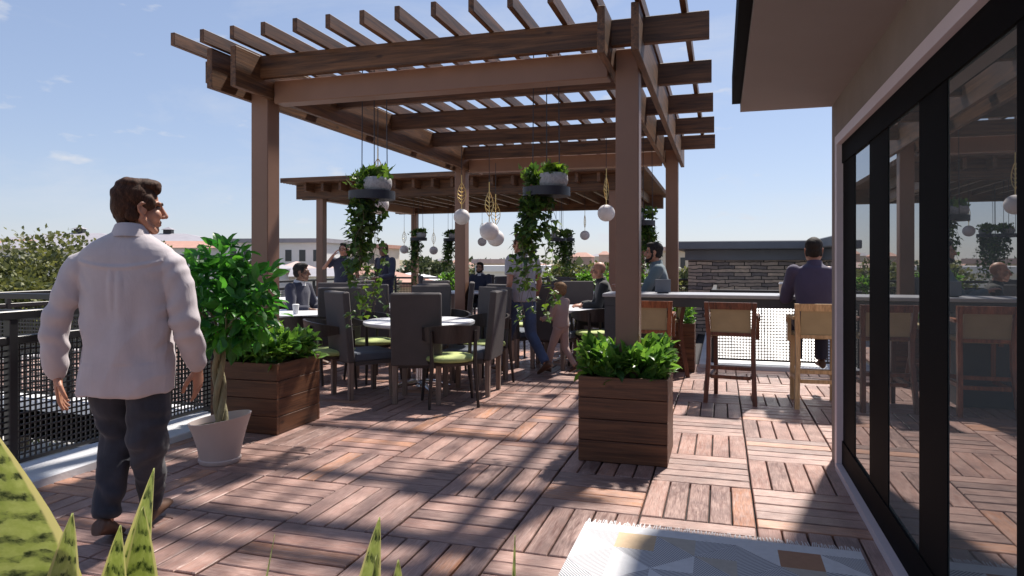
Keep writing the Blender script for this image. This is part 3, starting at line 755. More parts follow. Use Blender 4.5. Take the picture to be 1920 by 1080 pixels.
HS = [(-3.62, 6.50, T1, 6, 'dark high backed chair on the left of the nearest table behind the vine tips'),
      (-2.56, 6.95, T1, 6, 'dark high backed chair on the right of the nearest table, seen nearly edge on'),
      (-2.74, 7.66, T1, 10, 'grey blue front of a high backed chair just left of the rear pergola post'),
      (-3.46, 7.85, T1, 0, 'dark high backed chair across the nearest table, only its top edge showing'),
      (-4.52, 7.46, (-5.25, 7.75), -30, 'dark high backed chair between the seated man in navy and the nearest table'),
      (-5.35, 8.55, (-5.25, 7.75), 0, 'dark high backed chair behind the table of the man in navy'),
      (-2.70, 9.05, (-2.35, 9.9), 0, 'broad dark high backed chair behind the walking adult\'s bare arm'),
      (-2.12, 8.93, (-2.0, 9.65), 0, 'dark high backed chair directly behind the child'),
      (-2.12, 10.4, (-2.0, 9.65), 0, 'grey front of a high backed chair across the table from the child'),
      (-1.36, 9.75, (-2.0, 9.65), 0, 'dark high backed chair holding the bald seated man'),
      (-4.55, 8.62, (-4.62, 9.35), 0, 'dark high backed chair half hidden by the left ivy, second row'),
      (-4.05, 8.95, (-4.62, 9.35), 0, 'dark high backed chair in the second row above the nearest chair'),
      (-3.86, 9.62, (-4.62, 9.35), 0, 'dark high backed chair in the second row left of the rear post'),
      (-5.3, 9.75, (-4.62, 9.35), 0, 'dark high backed chair at the far left of the second row table'),
      (-4.5, 10.1, (-4.62, 9.35), 0, 'dark high backed chair at the back of the second row table'),
      (-5.35, 15.1, (-5.3, 14.3), 0, 'far dark chair holding the bearded man in the grey suit'),
      (-4.6, 13.9, (-5.3, 14.3), 0, 'far dark high backed chair right of the bearded man'),
      (-6.0, 13.9, (-5.3, 14.3), 0, 'far dark high backed chair left of the bearded man'),
      (-3.1, 13.85, (-3.0, 14.6), 0, 'far dark high backed chair in front of the right hand far table'),
      (-2.3, 14.9, (-3.0, 14.6), 0, 'far dark high backed chair right of the right hand far table'),
      (-6.6, 11.1, (-7.2, 10.6), 0, 'dark high backed chair beside the two standing people in dark blue')]
for x, y, tg, j, lb in HS: put(h0, x, y, tg, lb, j)
a0 = achair('low black armchair with pale green seat nearest the camera, seen from behind'); a0['group'] = GA
put(a0, -2.56, 6.33, T1, '', -14, True)
AS = [(-3.93, 6.42, T1, -12, 'low black armchair with pale green seat beside the left planter box'),
      (-2.62, 7.52, T1, 25, 'low black armchair with pale green seat right of the nearest table by the walking adult'),
      (-4.62, 6.85, (-5.25, 7.75), 0, 'low black armchair just behind the left planter, only its curved back showing'),
      (-3.96, 7.35, T1, 0, 'low black armchair at the far left of the nearest table'),
      (-1.62, 9.08, (-2.0, 9.65), 10, 'low black armchair with pale seat to the right of the child, beside the bar end'),
      (-2.86, 9.95, (-2.0, 9.65), 0, 'low black armchair with green seat behind the walking adult'),
      (-5.66, 8.22, (-5.0, 8.1), 0, 'low black armchair in which the man in the navy jacket sits'),
      (-3.25, 7.95, T1, 20, 'low black armchair at the back of the nearest table')]
for x, y, tg, j, lb in AS: put(a0, x, y, tg, lb, j)

# ---------------------------------------------------------------- bar, stools, cup
t = thing('bar_counter', 'long dark bar counter with a grey stone top between the post and the building', 'bar counter', (0, 7.60, 0))
part('countertop', MB().box(-1.26, 3.6, -.01, .62, 1.012, 1.05, ch=.005), M['bartop'], t)
part('apron', MB().box(-1.24, 3.58, .01, .60, .915, 1.0115), M['barface'], t)
part('end_panel', MB().box(-1.24, -.62, .012, .40, 0, .9145, ch=.004), M['barface'], t)
for x in (1.22, 2.9): part('leg', MB().box(x-.05, x+.05, .25, .35, 0, .9148), M['black'], t)
def stool(label, wm, rail=None):
    t = thing('bar_stool', label, 'bar stool')
    for sx in (-1, 1):
        mb = MB(); x = sx*.215
        # rear leg and upright in one bent piece
        pts = [(x*1.08, -.30, 0), (x*.98, -.225, .45), (x*.98, -.215, .66), (x*1.06, -.275, 1.0)]
        rings = [[(px-.021, py-.024, pz), (px+.021, py-.024, pz), (px+.021, py+.024, pz), (px-.021, py+.024, pz)] for px, py, pz in pts]
        part('rear_leg', mb.loft(rings), wm, t)
        mb = MB(); x = sx*.19
        mb.loft([[(x-.02, .20, 0), (x+.02, .20, 0), (x+.02, .24, 0), (x-.02, .24, 0)], [(x-.021, .18, .655), (x+.021, .18, .655), (x+.021, .222, .655), (x-.021, .222, .655)]])
        part('front_leg', mb, wm, t)
        x = sx*.232
        mb = MB(); mb.loft([[(x-.025, y-.0, z), (x+.025, y, z), (x+.025, y, z+.03), (x-.025, y, z+.03)] for y, z in ((-.235, .845), (-.05, .85), (.12, .842), (.17, .82), (.185, .785))])
        mb.box(x-.018, x+.018, .12, .155, .6, .842); part('armrest', mb, wm, t, 40)
        part('side_rail', MB().box(sx*.195-.015, sx*.195+.015, -.19, .19, .24, .275), wm, t)
    part('seat', MB().box(-.2, .2, -.19, .235, .656, .70, ch=.01), M['olive'], t)
    part('top_rail', MB().loft([[(-.2, y, z), (.2, y, z), (.2, y+.03, z), (-.2, y+.03, z)] for y, z in ((-.275, .93), (-.288, 1.0))]), rail or wm, t)
    part('back_sling', MB().loft([[(-.19, y, z), (.19, y, z), (.19, y+.012, z), (-.19, y+.012, z)] for y, z in ((-.225, .70), (-.238, .8), (-.262, .9295))]), M['olive'], t)
    part('lower_rail', MB().box(-.188, .188, -.235, -.212, .668, .6995), wm, t)
    for z, y in ((.24, -.255), (.33, -.244)): part('stretcher', MB().box(-.19, .19, y, y+.022, z, z+.035), wm, t)
    part('foot_rail', MB().box(-.17, .17, .2, .222, .27, .31), wm, t)
    return t
GS = 'wooden bar stools with olive sling backs'
s1 = stool('reddish wood bar stool behind the centre post, olive sling back partly hidden', M['mahog']); s1.location = (-.72, 7.42, 0)
s2 = stool('dark walnut bar stool with olive sling back standing alone in the middle of the bar', M['walnut']); s2.location = (.115, 7.38, 0); s2.rotation_euler = (0, 0, R(-6))
s3 = stool('tan oak bar stool with olive sling back under the man in indigo at the bar', M['tan']); s3.location = (.90, 7.36, 0); s3.rotation_euler = (0, 0, R(4))
s4 = stool('bar stool beyond the bar under the person in the grey teal shirt', M['walnut']); s4.location = (-.72, 8.78, 0); s4.rotation_euler = (0, 0, R(100))
for s in (s1, s2, s3, s4): s['group'] = GS
t = thing('paper_cup', 'brown paper cup with a white lid on the bar top', 'cup', (.62, 7.76, 1.0505))
part('cup', MB().lathe([(.028, 0), (.030, .003), (.038, .115)], 20), M['cup'], t, 40)
part('lid', MB().lathe([(.041, .1155), (.041, .124), (.036, .128), (.034, .136)], 20), M['plastic_w'], t, 40)
t = thing('menu_stand', 'grey upright menu board standing on the bar by the man in teal', 'menu stand', (-.62, 7.82, 1.0505), R(8))
part('board', MB().box(-.085, .085, 0, .012, .008, .155, ch=.003), M['roofgrey'], t); part('foot', MB().box(-.06, .06, -.03, .04, 0, .0078), M['black'], t)
t = thing('paper_cup', 'white paper cup on the table beside the man in the navy jacket', 'cup', (-5.03, 7.36, .7525))
part('cup', MB().lathe([(.03, 0), (.04, .11)], 18), M['plastic_w'], t, 40); part('lid', MB().lathe([(.042, .1105), (.042, .12), (.034, .126)], 18), M['plastic_w'], t, 40)
t = thing('paper_cup', 'white paper cup on the second row table left of the rear post', 'cup', (-4.4, 9.2, .7525))
part('cup', MB().lathe([(.03, 0), (.04, .10)], 18), M['plastic_w'], t, 40); part('lid', MB().lathe([(.042, .1005), (.042, .11), (.034, .116)], 18), M['plastic_w'], t, 40)

# ---------------------------------------------------------------- hanging planters
def hanging(label, loc, top, rz, seed, long=1.05, nl=780, fine=True, pot_off=.06):
    t = thing('hanging_planter', label, 'hanging planter', loc, rz)
    z0 = loc[2]
    part('tray', MB().lathe([(.176, -.050), (.187, -.050), (.187, .018), (.176, .018)], 40), M['cable'], t, 40)
    part('underside', MB().lathe([(.02, -.030), (.1755, -.0305), (.1755, .006), (.02, .0062)], 32), M['goldunder'], t)
    po = (pot_off, -.03, .0063)
    part('bowl', MB().lathe([(.066, 0), (.085, .004), (.106, .03), (.115, .06), (.113, .095), (.103, .118), (.097, .12), (.09, .10)], 28, po), M['concrete'], t, 50)
    part('soil', MB().lathe([(.01, .09), (.0925, .095)], 20, po), M['soil'], t)
    mb = MB()
    for x, y in ((-.012, .085), (.085, .13), (-.13, .11)):
        mb.tube([(x, y, 0), (x*.93, y*.93, top-z0)], .0042, 6)
    part('cable', mb, M['cable'], t)
    random.seed(seed); sp = []; st = MB()
    # tufts in the bowl and beside it
    for k in range(int(nl*.22)):
        s_ = random.random()
        if s_ < .5: p = Vector((po[0]+random.gauss(0, .05), po[1]+random.gauss(0, .05), .11+random.uniform(0, .085)))
        else: p = Vector((-.085+random.gauss(0, .045), random.gauss(0, .05), .045+random.uniform(0, .14)))
        d = Vector(((p.x)*3, p.y*3, .6))+rv(.5)
        sp.append((p, d, Vector((0, 0, 1))+rv(.5), random.uniform(.04, .075), min(1, max(0, random.gauss(.55, .3)))))
    ns = 21
    for s_ in range(ns):
        a = R(random.uniform(110, 265)); r = random.uniform(.05, .165)
        right = s_ in (2, 6, 11, 15)
        ln = long*(random.uniform(.4, .7) if not right else random.uniform(.75, 1.0))
        if s_ % 5 == 0: ln = long*random.uniform(.9, 1.0)
        x, y = r*math.cos(a)-.02, r*math.sin(a)
        if right: x, y = random.uniform(-.03, .05), random.uniform(-.05, .06)
        pts = []; n = int(ln/.035); vx, vy = random.gauss(-.035 if not right else .02, .025), random.gauss(0, .03)
        for k in range(n):
            u = k/n
            p = Vector((x+vx*u*1.6+.022*math.sin(k*.6+s_), y+vy*u*1.6+.02*math.cos(k*.5+s_*2), (.03 if r > .18 and not right else -.06)-k*.035)); pts.append(p)
            m = 1 if (right and u > .25) else (3 if u < .5 else 2)
            if random.random() < (.95-.6*u if not right else .85-.35*u):
                for q in range(m):
                    d = Vector((random.gauss(x*1.5, .6), random.gauss(y*1.5, .6), -.65+random.gauss(0, .3)))
                    nrm = Vector((d.x, d.y, .55))+rv(.35)
                    sp.append((p+Vector((d.x, d.y, 0))*.025+rv(.012), d, nrm, random.uniform(.038, .068), min(1, max(0, random.gauss(.3+.35*u, .28)))))
        if len(pts) > 1: st.tube(pts, .0018, 4)
    part('stem', st, M['bark'], t)
    part('foliage', leaves(sp, 'ivy'), M['ivy'], t)
    return t
h1 = hanging('left hanging tray with concrete bowl and long trailing ivy in front of the pergola', (-2.72, 5.03, 1.955), 3.07, R(8), 31)
h2 = hanging('hanging tray with concrete bowl and long ivy in front of the walking adult', (-1.315, 5.26, 1.965), 3.07, R(5), 47)
h3 = dup(h2, (-1.02, 9.25, 1.93), R(200), 'hanging tray with concrete bowl half hidden by the centre post')
h4 = dup(h1, (-6.42, 14.0, 1.92), R(20), 'small far hanging ivy tray left of the rear pergola post')
h5 = dup(h2, (-3.42, 14.7, 1.90), R(160), 'far hanging tray just right of the ivy above the walking adult')
h6 = dup(h1, (-3.42, 15.6, 1.93), R(100), 'farthest hanging tray, close behind another one right of the walking adult\'s ivy')
h7 = dup(h1, (-6.0, 14.9, 1.93), R(0), 'far hanging ivy tray peeping out left of the rear pergola post')
for h in (h1, h2, h3, h4, h5, h6, h7): h['group'] = 'hanging ivy planters under the pergolas'

# ---------------------------------------------------------------- globe pendants
def pendant(label, loc, top, r=.105, rz=0, rl=.0):
    t = thing('globe_pendant', label, 'pendant', loc, rz)     # origin at the globe's centre
    part('globe', MB().ell((0, 0, 0), (r, r, r*.97), 28, 18), M['globe'], t, 60)
    part('cord', MB().tube([(0, 0, r*.95+.44), (0, 0, top-loc[2])], .0038, 6), M['cable'], t)
    mb = MB(); mb.tube([(0, 0, r*.95), (0, 0, r*.95+.44)], .0055, 6)
    z0 = r*.95+.06; h = .28
    for sx in (-1, 1):
        mb.tube([(sx*.062*math.sin(math.pi*u)**.8*(1-.25*u), 0, z0+h*u) for u in [k/14 for k in range(15)]], .0045, 6)
        for u in (.2, .36, .52, .68):
            mb.tube([(0, 0, z0+h*u), (sx*.058*math.sin(math.pi*min(.97, u+.14))**.8*(1-.25*u), 0, z0+h*(u+.14))], .003, 5)
    part('leaf_ornament', mb, M['gold'], t, 60)
    return t
p0 = pendant('white globe pendant with gold leaf in front of the rear left pergola post', (-3.20, 8.3, 1.98), 2.9, .105, R(10))
PD = [((-2.43, 7.14, 1.735), R(55), 'largest white globe pendant with twisted gold leaf in the middle, hanging lowest'),
      ((-1.33, 8.3, 1.99), R(70), 'white globe pendant with gold leaf left of the centre post'),
      ((-3.16, 5.96, 1.955), R(30), 'white globe pendant half hidden under the left hanging tray'),
      ((-7.35, 15.2, 1.70), R(0), 'far white globe pendant just right of the left ivy'),
      ((-6.75, 15.6, 1.68), R(60), 'far white globe pendant beside the small far ivy tray'),
      ((-5.35, 15.2, 1.87), R(30), 'far white globe pendant just right of the rear left pergola post'),
      ((-2.80, 14.6, 1.97), R(80), 'far white globe pendant alone against the sky left of the centre post'),
      ((-2.64, 8.0, 1.69), R(20), 'white globe pendant just behind the largest one')]
for q, rz, lb in PD: dup(p0, q, rz, lb)
for o in [o for o in SC.objects if o.name.startswith('globe_pendant')]: o['group'] = 'white globe pendants'
# bushes and far planters on the deck
for k, (x, y, lb, s) in enumerate([(-7.2, 17.6, 'far bright green bush in a dark planter near the small far ivy tray', 1.0), (-3.1, 17.9, 'far bright green bush in a dark planter above the bald man', 1.0), (-1.75, 17.8, 'far bright green bush in a dark planter behind the centre post', .8), (-3.4, 10.6, 'small green plant in a dark planter left of the grey blue chair', .62)]):
    t = thing('potted_bush', lb, 'potted plant', (x, y, 0))
    part('planter', MB().lathe([(.20*s, 0), (.27*s, .5*s), (.25*s, .5*s), (.23*s, .44*s)], 20), M['barface'], t, 40)
    part('foliage', leaves(clump(0, 0, .88*s, .5*s, .5*s, .46*s, 330, .15*s, 'oval', .1, 60+k, .4, 6, .46*s), 'oval'), M['bush'], t)
# ================================================================ PEOPLE
def solid(mb, vox, sm=6, amp=0, nsc=6, amp2=0, stretch=(1, 1, 1), fn=None):
    """merge overlapping closed lofts into one continuous surface"""
    me = bpy.data.meshes.new('tmp'); me.from_pydata(mb.v, [], mb.f); me.update()
    o = bpy.data.objects.new('tmp', me); SC.collection.objects.link(o)
    r = o.modifiers.new('r', 'REMESH'); r.mode = 'VOXEL'; r.voxel_size = vox; r.use_smooth_shade = True
    if sm: s = o.modifiers.new('s', 'SMOOTH'); s.iterations = sm; s.factor = .5
    bpy.context.view_layer.update()
    dg = bpy.context.evaluated_depsgraph_get()
    nm = bpy.data.meshes.new_from_object(o.evaluated_get(dg))
    bpy.data.objects.remove(o); bpy.data.meshes.remove(me)
    if amp or fn:
        n = len(nm.vertices); co = np.empty(n*3, 'f'); nm.vertices.foreach_get('co', co); co = co.reshape(-1, 3)
        no = np.array([v.normal for v in nm.vertices], 'f') if n else co
        for i in range(n):
            p = Vector(co[i]); d = 0
            if amp:
                q = Vector((p.x*stretch[0], p.y*stretch[1], p.z*stretch[2]))*nsc
                q += Vector(noise.noise_vector(q*.5))*.8
                a = noise.noise(q); d = amp*(1-2.4*abs(a))+(amp2*noise.noise(q*2.7) if amp2 else 0)
            if fn: d += fn(p, no[i])
            co[i] += no[i]*d
        nm.vertices.foreach_set('co', co.ravel()); nm.update()
    nm.polygons.foreach_set('use_smooth', [True]*len(nm.polygons))
    return nm
def pm(name, me, mat, parent, label=None):
    me.materials.clear(); me.materials.append(mat); o = bpy.data.objects.new(name, me); me.name = name
    if label: o['label'] = label
    return link(o, parent)
def ringl(mb, rows, n=20, mi=0, M=None, e=2.3):
    """rows: (centre, half width x, half depth y) horizontal superellipse rings"""
    rings = []
    for c, a, b in rows:
        rg = []
        for k in range(n):
            t = 2*math.pi*k/n; cx, sx = math.cos(t), math.sin(t)
            p = Vector((c[0]+a*abs(cx)**(2/e)*(1 if cx > 0 else -1), c[1]+b*abs(sx)**(2/e)*(1 if sx > 0 else -1), c[2]))
            rg.append(M @ p if M else p)
        rings.append(rg)
    mb.loft(rings, mi)
def head_parts(mb, H):
    """skull, jaw, nose, brow, lips, ears; H maps head space (facing +y) to the body"""
    def e(c, r): mb.ell((0, 0, 0), r, 16, 10, 0, None) if False else _e(mb, H, c, r)
    e((0, -.018, .035), (.074, .096, .088)); e((0, .022, -.035), (.060, .066, .078)); e((0, .060, -.098), (.026, .026, .022))
    for s in (-1, 1):
        e((s*.036, .056, -.03), (.028, .030, .032)); mb.tube([H @ Vector(p) for p in ((s*.074, .014, .006), (s*.081, .008, .020), (s*.085, -.012, .022), (s*.086, -.026, .006), (s*.083, -.022, -.016), (s*.078, -.006, -.036), (s*.074, .004, -.040))], [.006, .0065, .007, .0065, .006, .007, .006], 8, dome=True); e((s*.074, -.004, -.010), (.008, .020, .026))
        mb.tube([H @ Vector(p) for p in ((s*.060, -.005, -.05), (s*.050, .025, -.082), (s*.015, .062, -.104))], [.022, .021, .018], 8, dome=True)
        mb.tube([H @ Vector(p) for p in ((s*.045, .070, .026), (s*.012, .083, .022))], [.011, .012], 8, dome=True)
    mb.tube([H @ Vector(p) for p in ((0, .084, .020), (0, .098, -.006), (0, .111, -.030))], [.009, .011, .0135], 8, dome=True)
    e((0, .098, -.034), (.018, .012, .010))
    mb.tube([H @ Vector(p) for p in ((-.022, .078, -.062), (0, .089, -.060), (.022, .078, -.062))], [.006, .008, .006], 8, dome=True)
    mb.tube([H @ Vector(p) for p in ((-.020, .077, -.073), (0, .087, -.073), (.020, .077, -.073))], [.006, .0085, .006], 8, dome=True)
def _e(mb, H, c, r):
    R3 = H.to_3x3(); mb.ell(tuple(H @ Vector(c)), r, 16, 10, 0, R3)
def hand(mb, wrist, d, palm, sc=1.0, curl=.5, side=1, pinch=0):
    """d: direction of the fingers, palm: palm normal, side: +1 when the thumb lies towards d x palm"""
    d = Vector(d).normalized(); palm = Vector(palm); palm = (palm-d*palm.dot(d)).normalized(); w = d.cross(palm)*side
    W0 = Vector(wrist); s = sc
    rg = []
    for t, ww, th in ((-.03, .026, .021), (.0, .029, .020), (.03, .037, .016), (.065, .042, .0145), (.088, .040, .013)):
        rg.append([W0+d*t*s+(w*ww*math.cos(a)+palm*th*math.sin(a))*s for a in [2*math.pi*k/12 for k in range(12)]])
    mb.loft(rg)
    for i, (o, ln, rd) in enumerate(((.030, .074, .0088), (.010, .083, .0092), (-.011, .077, .0088), (-.031, .061, .0078))):
        p = W0+(d*.082+w*o)*s; c = curl*(.75+.22*i); dirv = (d+w*o*1.6).normalized(); pts = [p-d*.015*s]; a = c*.35
        for q, f in enumerate((.46, .31, .23)):
            v = dirv*math.cos(a)+palm*math.sin(a); p = p+v*ln*f*s; pts.append(p); a += c*.62
        mb.tube(pts, [rd*s, rd*s, rd*.93*s, rd*.78*s], 8, dome=True)
    p = W0+(d*.018+w*.024+palm*.006)*s; v1 = (d*.62+w*.72+palm*.30).normalized(); v2 = (d*.88+w*.30+palm*.35).normalized(); v3 = (d*.95+w*.05+palm*.35).normalized()
    mb.tube([p, p+v1*.042*s, p+(v1*.042+v2*.032)*s, p+(v1*.042+v2*.032+v3*.026)*s], [.0135*s, .0115*s, .0098*s, .008*s], 8, dome=True)
def person(label, loc, rz, J, top, bot, sk='skin', hair='hair_brown', hairstyle='short', group=None, vox=.011, sc=1.0, shoes='leather', sleeve='long', fine=False, curl=.55,
           beard=False, jacket=None, hem=None, stout=1.0, headscale=1.0, extra=None):
    """J: joints in local metres facing +y, x is the person's right"""
    t = thing('person', label, 'person', loc, rz, group)
    V_ = {k: Vector(v) for k, v in J.items() if k not in ('yaw', 'pitch', 'hands', 'palms', 'thumb', 'toes', 'rows', 'armL', 'armR')}
    k = sc
    nb, hd = V_['neck'], V_['head']
    H = Matrix.Translation(hd) @ Matrix.Rotation(J.get('yaw', 0), 4, 'Z') @ Matrix.Rotation(J.get('pitch', 0), 4, 'X') @ Matrix.Scale(headscale*k, 4)
    # ---- body: head, neck, arms with hands, core of the trunk and legs in one surface
    mb = MB(); head_parts(mb, H)
    nk = H @ Vector((0, -.012, -.04))
    mb.tube([nb-Vector((0, 0, .06*k)), nb, nk], [.062*k, .054*k, .055*k*headscale], 14, dome=True)
    ch, pv = V_['chest'], V_['pelvis']
    mb.tube([pv, (pv+ch)/2, ch], [.10*k*stout, .095*k*stout, .10*k*stout], 12, dome=True)
    mb.tube([V_['shL'], ch+Vector((0, 0, .08*k)), nb-Vector((0, 0, .05*k)), V_['shR']], [.045*k, .05*k, .05*k, .045*k], 10, dome=True)
    for s in 'LR':
        mb.tube([V_['sh'+s], V_['el'+s], V_['wr'+s]], [.044*k, .037*k, .026*k], 12, dome=True)
        mb.tube([V_['hip'+s]*.9+pv*.1, V_['kn'+s], V_['an'+s]], [.065*k, .05*k, .036*k], 12, dome=True)
        if 'hands' in J: hd_, pl_ = J['hands'][s], J['palms'][s]
        else: hd_ = V_['wr'+s]-V_['el'+s]; pl_ = (V_['chest']-V_['wr'+s])
        sd_ = J.get('thumb', {}).get(s, 1)
        hand(mb, V_['wr'+s], hd_, pl_, k*(1.14 if fine else 1), curl, sd_)
    pm('body', solid(mb, vox*.42 if fine else vox*.62, 2 if fine else 2), M[sk], t)
    # eyes and brows
    bmb = MB(); emb = MB()
    for s in (-1, 1):
        _e(emb, H, (s*.031, .0695, .006), (.0125, .0115, .0085))
        bmb.tube([H @ Vector(p) for p in ((s*.014, .0925, .0235), (s*.034, .0855, .0285), (s*.053, .069, .022))], [.0045*k, .0055*k, .0035*k], 6, dome=True)
    part('eye', emb, M['eye'], t, 60)
    # ---- hair
    if hairstyle != 'bald':
        mb = MB(); e = lambda c, r: _e(mb, H, c, r)
        e((0, -.030, .052), (.083, .098, .084)); e((0, -.062, -.002), (.074, .058, .072))
        for s in (-1, 1): e((s*.070, .018, .022), (.014, .030, .034)); e((s*.066, -.045, -.030), (.014, .030, .036))
        if hairstyle == 'quiff':
            e((0, .025, .112), (.064, .060, .030)); e((0, .004, .106), (.068, .082, .036)); e((.006, .054, .096), (.052, .030, .028)); e((0, -.04, .110), (.068, .066, .032)); e((0, -.085, .03), (.066, .040, .085)); e((0, -.070, -.055), (.054, .030, .042))
        if hairstyle == 'long': e((0, -.075, -.07), (.075, .045, .11)); e((0, .02, .105), (.062, .06, .03))
        if hairstyle in ('short', 'cap'): e((0, .025, .098), (.062, .058, .032))
        if hairstyle == 'cap': e((0, .0, .085), (.086, .10, .05))
        if beard:
            e((0, .055, -.098), (.040, .040, .028))
            for s in (-1, 1): mb.tube([H @ Vector(p) for p in ((s*.068, .01, -.02), (s*.060, .03, -.075), (s*.02, .078, -.100))], [.012, .018, .020], 8, dome=True)
            mb.tube([H @ Vector(p) for p in ((-.026, .078, -.055), (0, .096, -.050), (.026, .078, -.055))], [.006, .007, .006], 8, dome=True)
        if fine: hm = solid(mb, .005, 2, .005, 13, .003, (1.3, .45, .8))
        else: hm = solid(mb, .008, 2, .003, 15)
        pm('hair', hm, M[hair], t)
        part('eyebrow', bmb, M[hair], t, 60)
    # ---- trousers
    mb = MB(); dp = V_.get('hem', pv)
    if 'seat' in J: pass
    for s in 'LR':
        h_, kn, an = V_['hip'+s], V_['kn'+s], V_['an'+s]
        a2 = an+(kn-an).normalized()*.02
        mb.tube([h_, h_.lerp(kn, .5), kn, kn.lerp(a2, .45), a2], ([.092, .100, .090, .074, .054] if fine else [.098*k*stout, .086*k, .072*k, .064*k, .056*k]), 16, dome=False)
    mb.tube([(V_['hipL']*1.1-V_['hipR']*.1), V_['hipL'], V_['hipR'], (V_['hipR']*1.1-V_['hipL']*.1)], [.05*k, .088*k, .088*k, .05*k] if fine else [.07*k, .115*k*stout, .115*k*stout, .07*k], 16, dome=True)
    mb.tube([(V_['hipL']+V_['hipR'])/2, pv+(ch-pv)*(.05 if fine else .25)], [.105*k, .10*k] if fine else [.125*k*stout, .13*k*stout], 16)
    pm('trousers', solid(mb, vox*(.8 if fine else 1), 5, .007 if fine else .004, 6, .003, (1, 1, .8), fn=(lambda p, n_: legfolds(p, V_)) if fine else None), M[bot], t)
    # ---- top
    mb = MB(); up = (ch-pv); 
    hemf = hem if hem is not None else .0
    def at(u): return pv.lerp(ch, u)
    sw = (V_['shR']-V_['shL']).length/2; ax = (V_['shR']-V_['shL']).normalized()
    fx = Matrix((( ax.x, -ax.y, 0), (ax.y, ax.x, 0), (0, 0, 1))).to_4x4()
    rows = []
    wd = stout; hb = .150 if fine else .132
    for u, a, b_ in ((hemf, .175 if hemf > -.3 else .212, hb), (.25, .178, hb*.98), (.5, .168, .122), (.8, .178, .122), (1.0, .185, .118)):
        c = at(u); rows.append((c, a*k*wd, b_*k*wd))
    shm = (V_['shL']+V_['shR'])/2
    rows += [((ch+shm)/2*.999, sw+.005*k, .112*k), (shm+Vector((0, 0, .035*k)), sw*.80, .088*k), (shm.lerp(nb, .62)+Vector((0, 0, .022*k)), sw*.45, .070*k), (nb+Vector((0, 0, .012*k)), .070*k, .068*k)]
    if 'rows' in J: rows = [(Vector((x, y, z)), a, b_) for x, y, z, a, b_ in J['rows']]
    rg = []
    for c, a, b_ in rows:
        rr = []
        for q in range(28):
            tt = 2*math.pi*q/28; cx, sx = math.cos(tt), math.sin(tt)
            lx, ly = a*abs(cx)**(2/2.4)*(1 if cx > 0 else -1), b_*abs(sx)**(2/2.4)*(1 if sx > 0 else -1)
            rr.append(Vector((c[0]+lx*ax.x-ly*ax.y, c[1]+lx*ax.y+ly*ax.x, c[2])))
        rg.append(rr)
    mb.loft(rg)
    for s in 'LR':
        sh, el, wr = V_['sh'+s], V_['el'+s], V_['wr'+s]
        if 'arm'+s in J: mb.tube([Vector(q[:3]) for q in J['arm'+s]], [q[3] for q in J['arm'+s]], 18, dome=True)
        elif sleeve == 'long': mb.tube([sh, sh.lerp(el, .5), el, el.lerp(wr, .5), el.lerp(wr, .93)], [.070*k, .069*k, .062*k, .057*k, .047*k], 16, dome=False); mb.ell(tuple(sh), (.069*k, .069*k, .069*k))
        else: mb.tube([sh, sh.lerp(el, .35), sh.lerp(el, .62)], [.078*k*wd, .07*k, .066*k], 16); mb.ell(tuple(sh), (.072*k, .072*k, .072*k))
    if extra: extra(mb, V_)
    o = pm('shirt' if not jacket else 'jacket', solid(mb, vox*.7 if fine else vox, 4, .010 if fine else .004, 4.2 if fine else 5.5, .004, (1, 1, .55), fn=(lambda p, n_: folds(p, V_)) if fine else None), M[top], t)
    # collar
    cm = MB(); H0 = nb+Vector((0, 0, .0)); tip = (nk-nb).normalized()
    rr = []
    for z, r_, in ((-.005, .074), (.050, .0665), (.057, .069), (.052, .073), (-.010, .096)) if fine else ((-.03, .078), (.026, .064), (.034, .066), (.030, .070), (-.03, .086)):
        rr.append([H0+Vector((r_*k*math.cos(a), r_*k*1.02*math.sin(a)+.0, z*k-(.014*k*math.sin(a)))) for a in [2*math.pi*q/24 for q in range(24)]])
    cm.loft(rr+[rr[0]], cap=False)
    part('collar', cm, M['whitecloth'] if jacket else M[top], t, 60)
    # ---- shoes
    for s in 'LR':
        an = V_['an'+s]; to = Vector(J['toes'][s]) if 'toes' in J else Vector((0, 1, -.0))
        to = to.normalized(); upv = Vector((0, 0, 1)); upv = (upv-to*upv.dot(to)).normalized(); sdv = to.cross(upv)
        mb = MB(); base = an-upv*.065*k; rg = []
        for tt, w_, h_ in ((-.085, .022, .03), (-.07, .034, .075), (-.02, .037, .095), (.04, .041, .075), (.10, .047, .052), (.155, .043, .040), (.185, .022, .026)):
            rg.append([base+to*tt*k+(sdv*w_*math.cos(a)+upv*(h_*.5+h_*.5*math.sin(a)*(1 if math.sin(a) > 0 else .98)))*k for a in [2*math.pi*q/14 for q in range(14)]])
        mb.loft(rg); part('shoe', mb, M[shoes], t, 50)
    return t
def folds(p, V_):
    # sleeve creases round the elbows and above the cuffs, hanging folds on the back
    d = 0
    for s in 'LR':
        for c, r, a in ((V_['el'+s], .19, .0065), (V_['wr'+s]+Vector((0, 0, .08)), .12, .005), (V_['sh'+s]+Vector((0, 0, -.10)), .15, .005)):
            q = (p-c).length/r
            if q < 1: d += a*(1-q*q)*math.sin(50*p.z+34*p.x*(1 if s == 'L' else -1)+6*noise.noise(p*6))
    if abs(p.x) < .2 and p.y < -.03 and p.z < 1.38: d += .008*math.sin(30*p.x+7*noise.noise(Vector((p.x*3, 0, p.z*2.6))))*min(1, (1.38-p.z)*3)*(1 if p.z > .9 else .6)
    if p.y < 0: d += .008*math.exp(-((p.z-1.372-.9*p.x*p.x)/.009)**2)*(1 if abs(p.x) < .19 else 0)
    return d
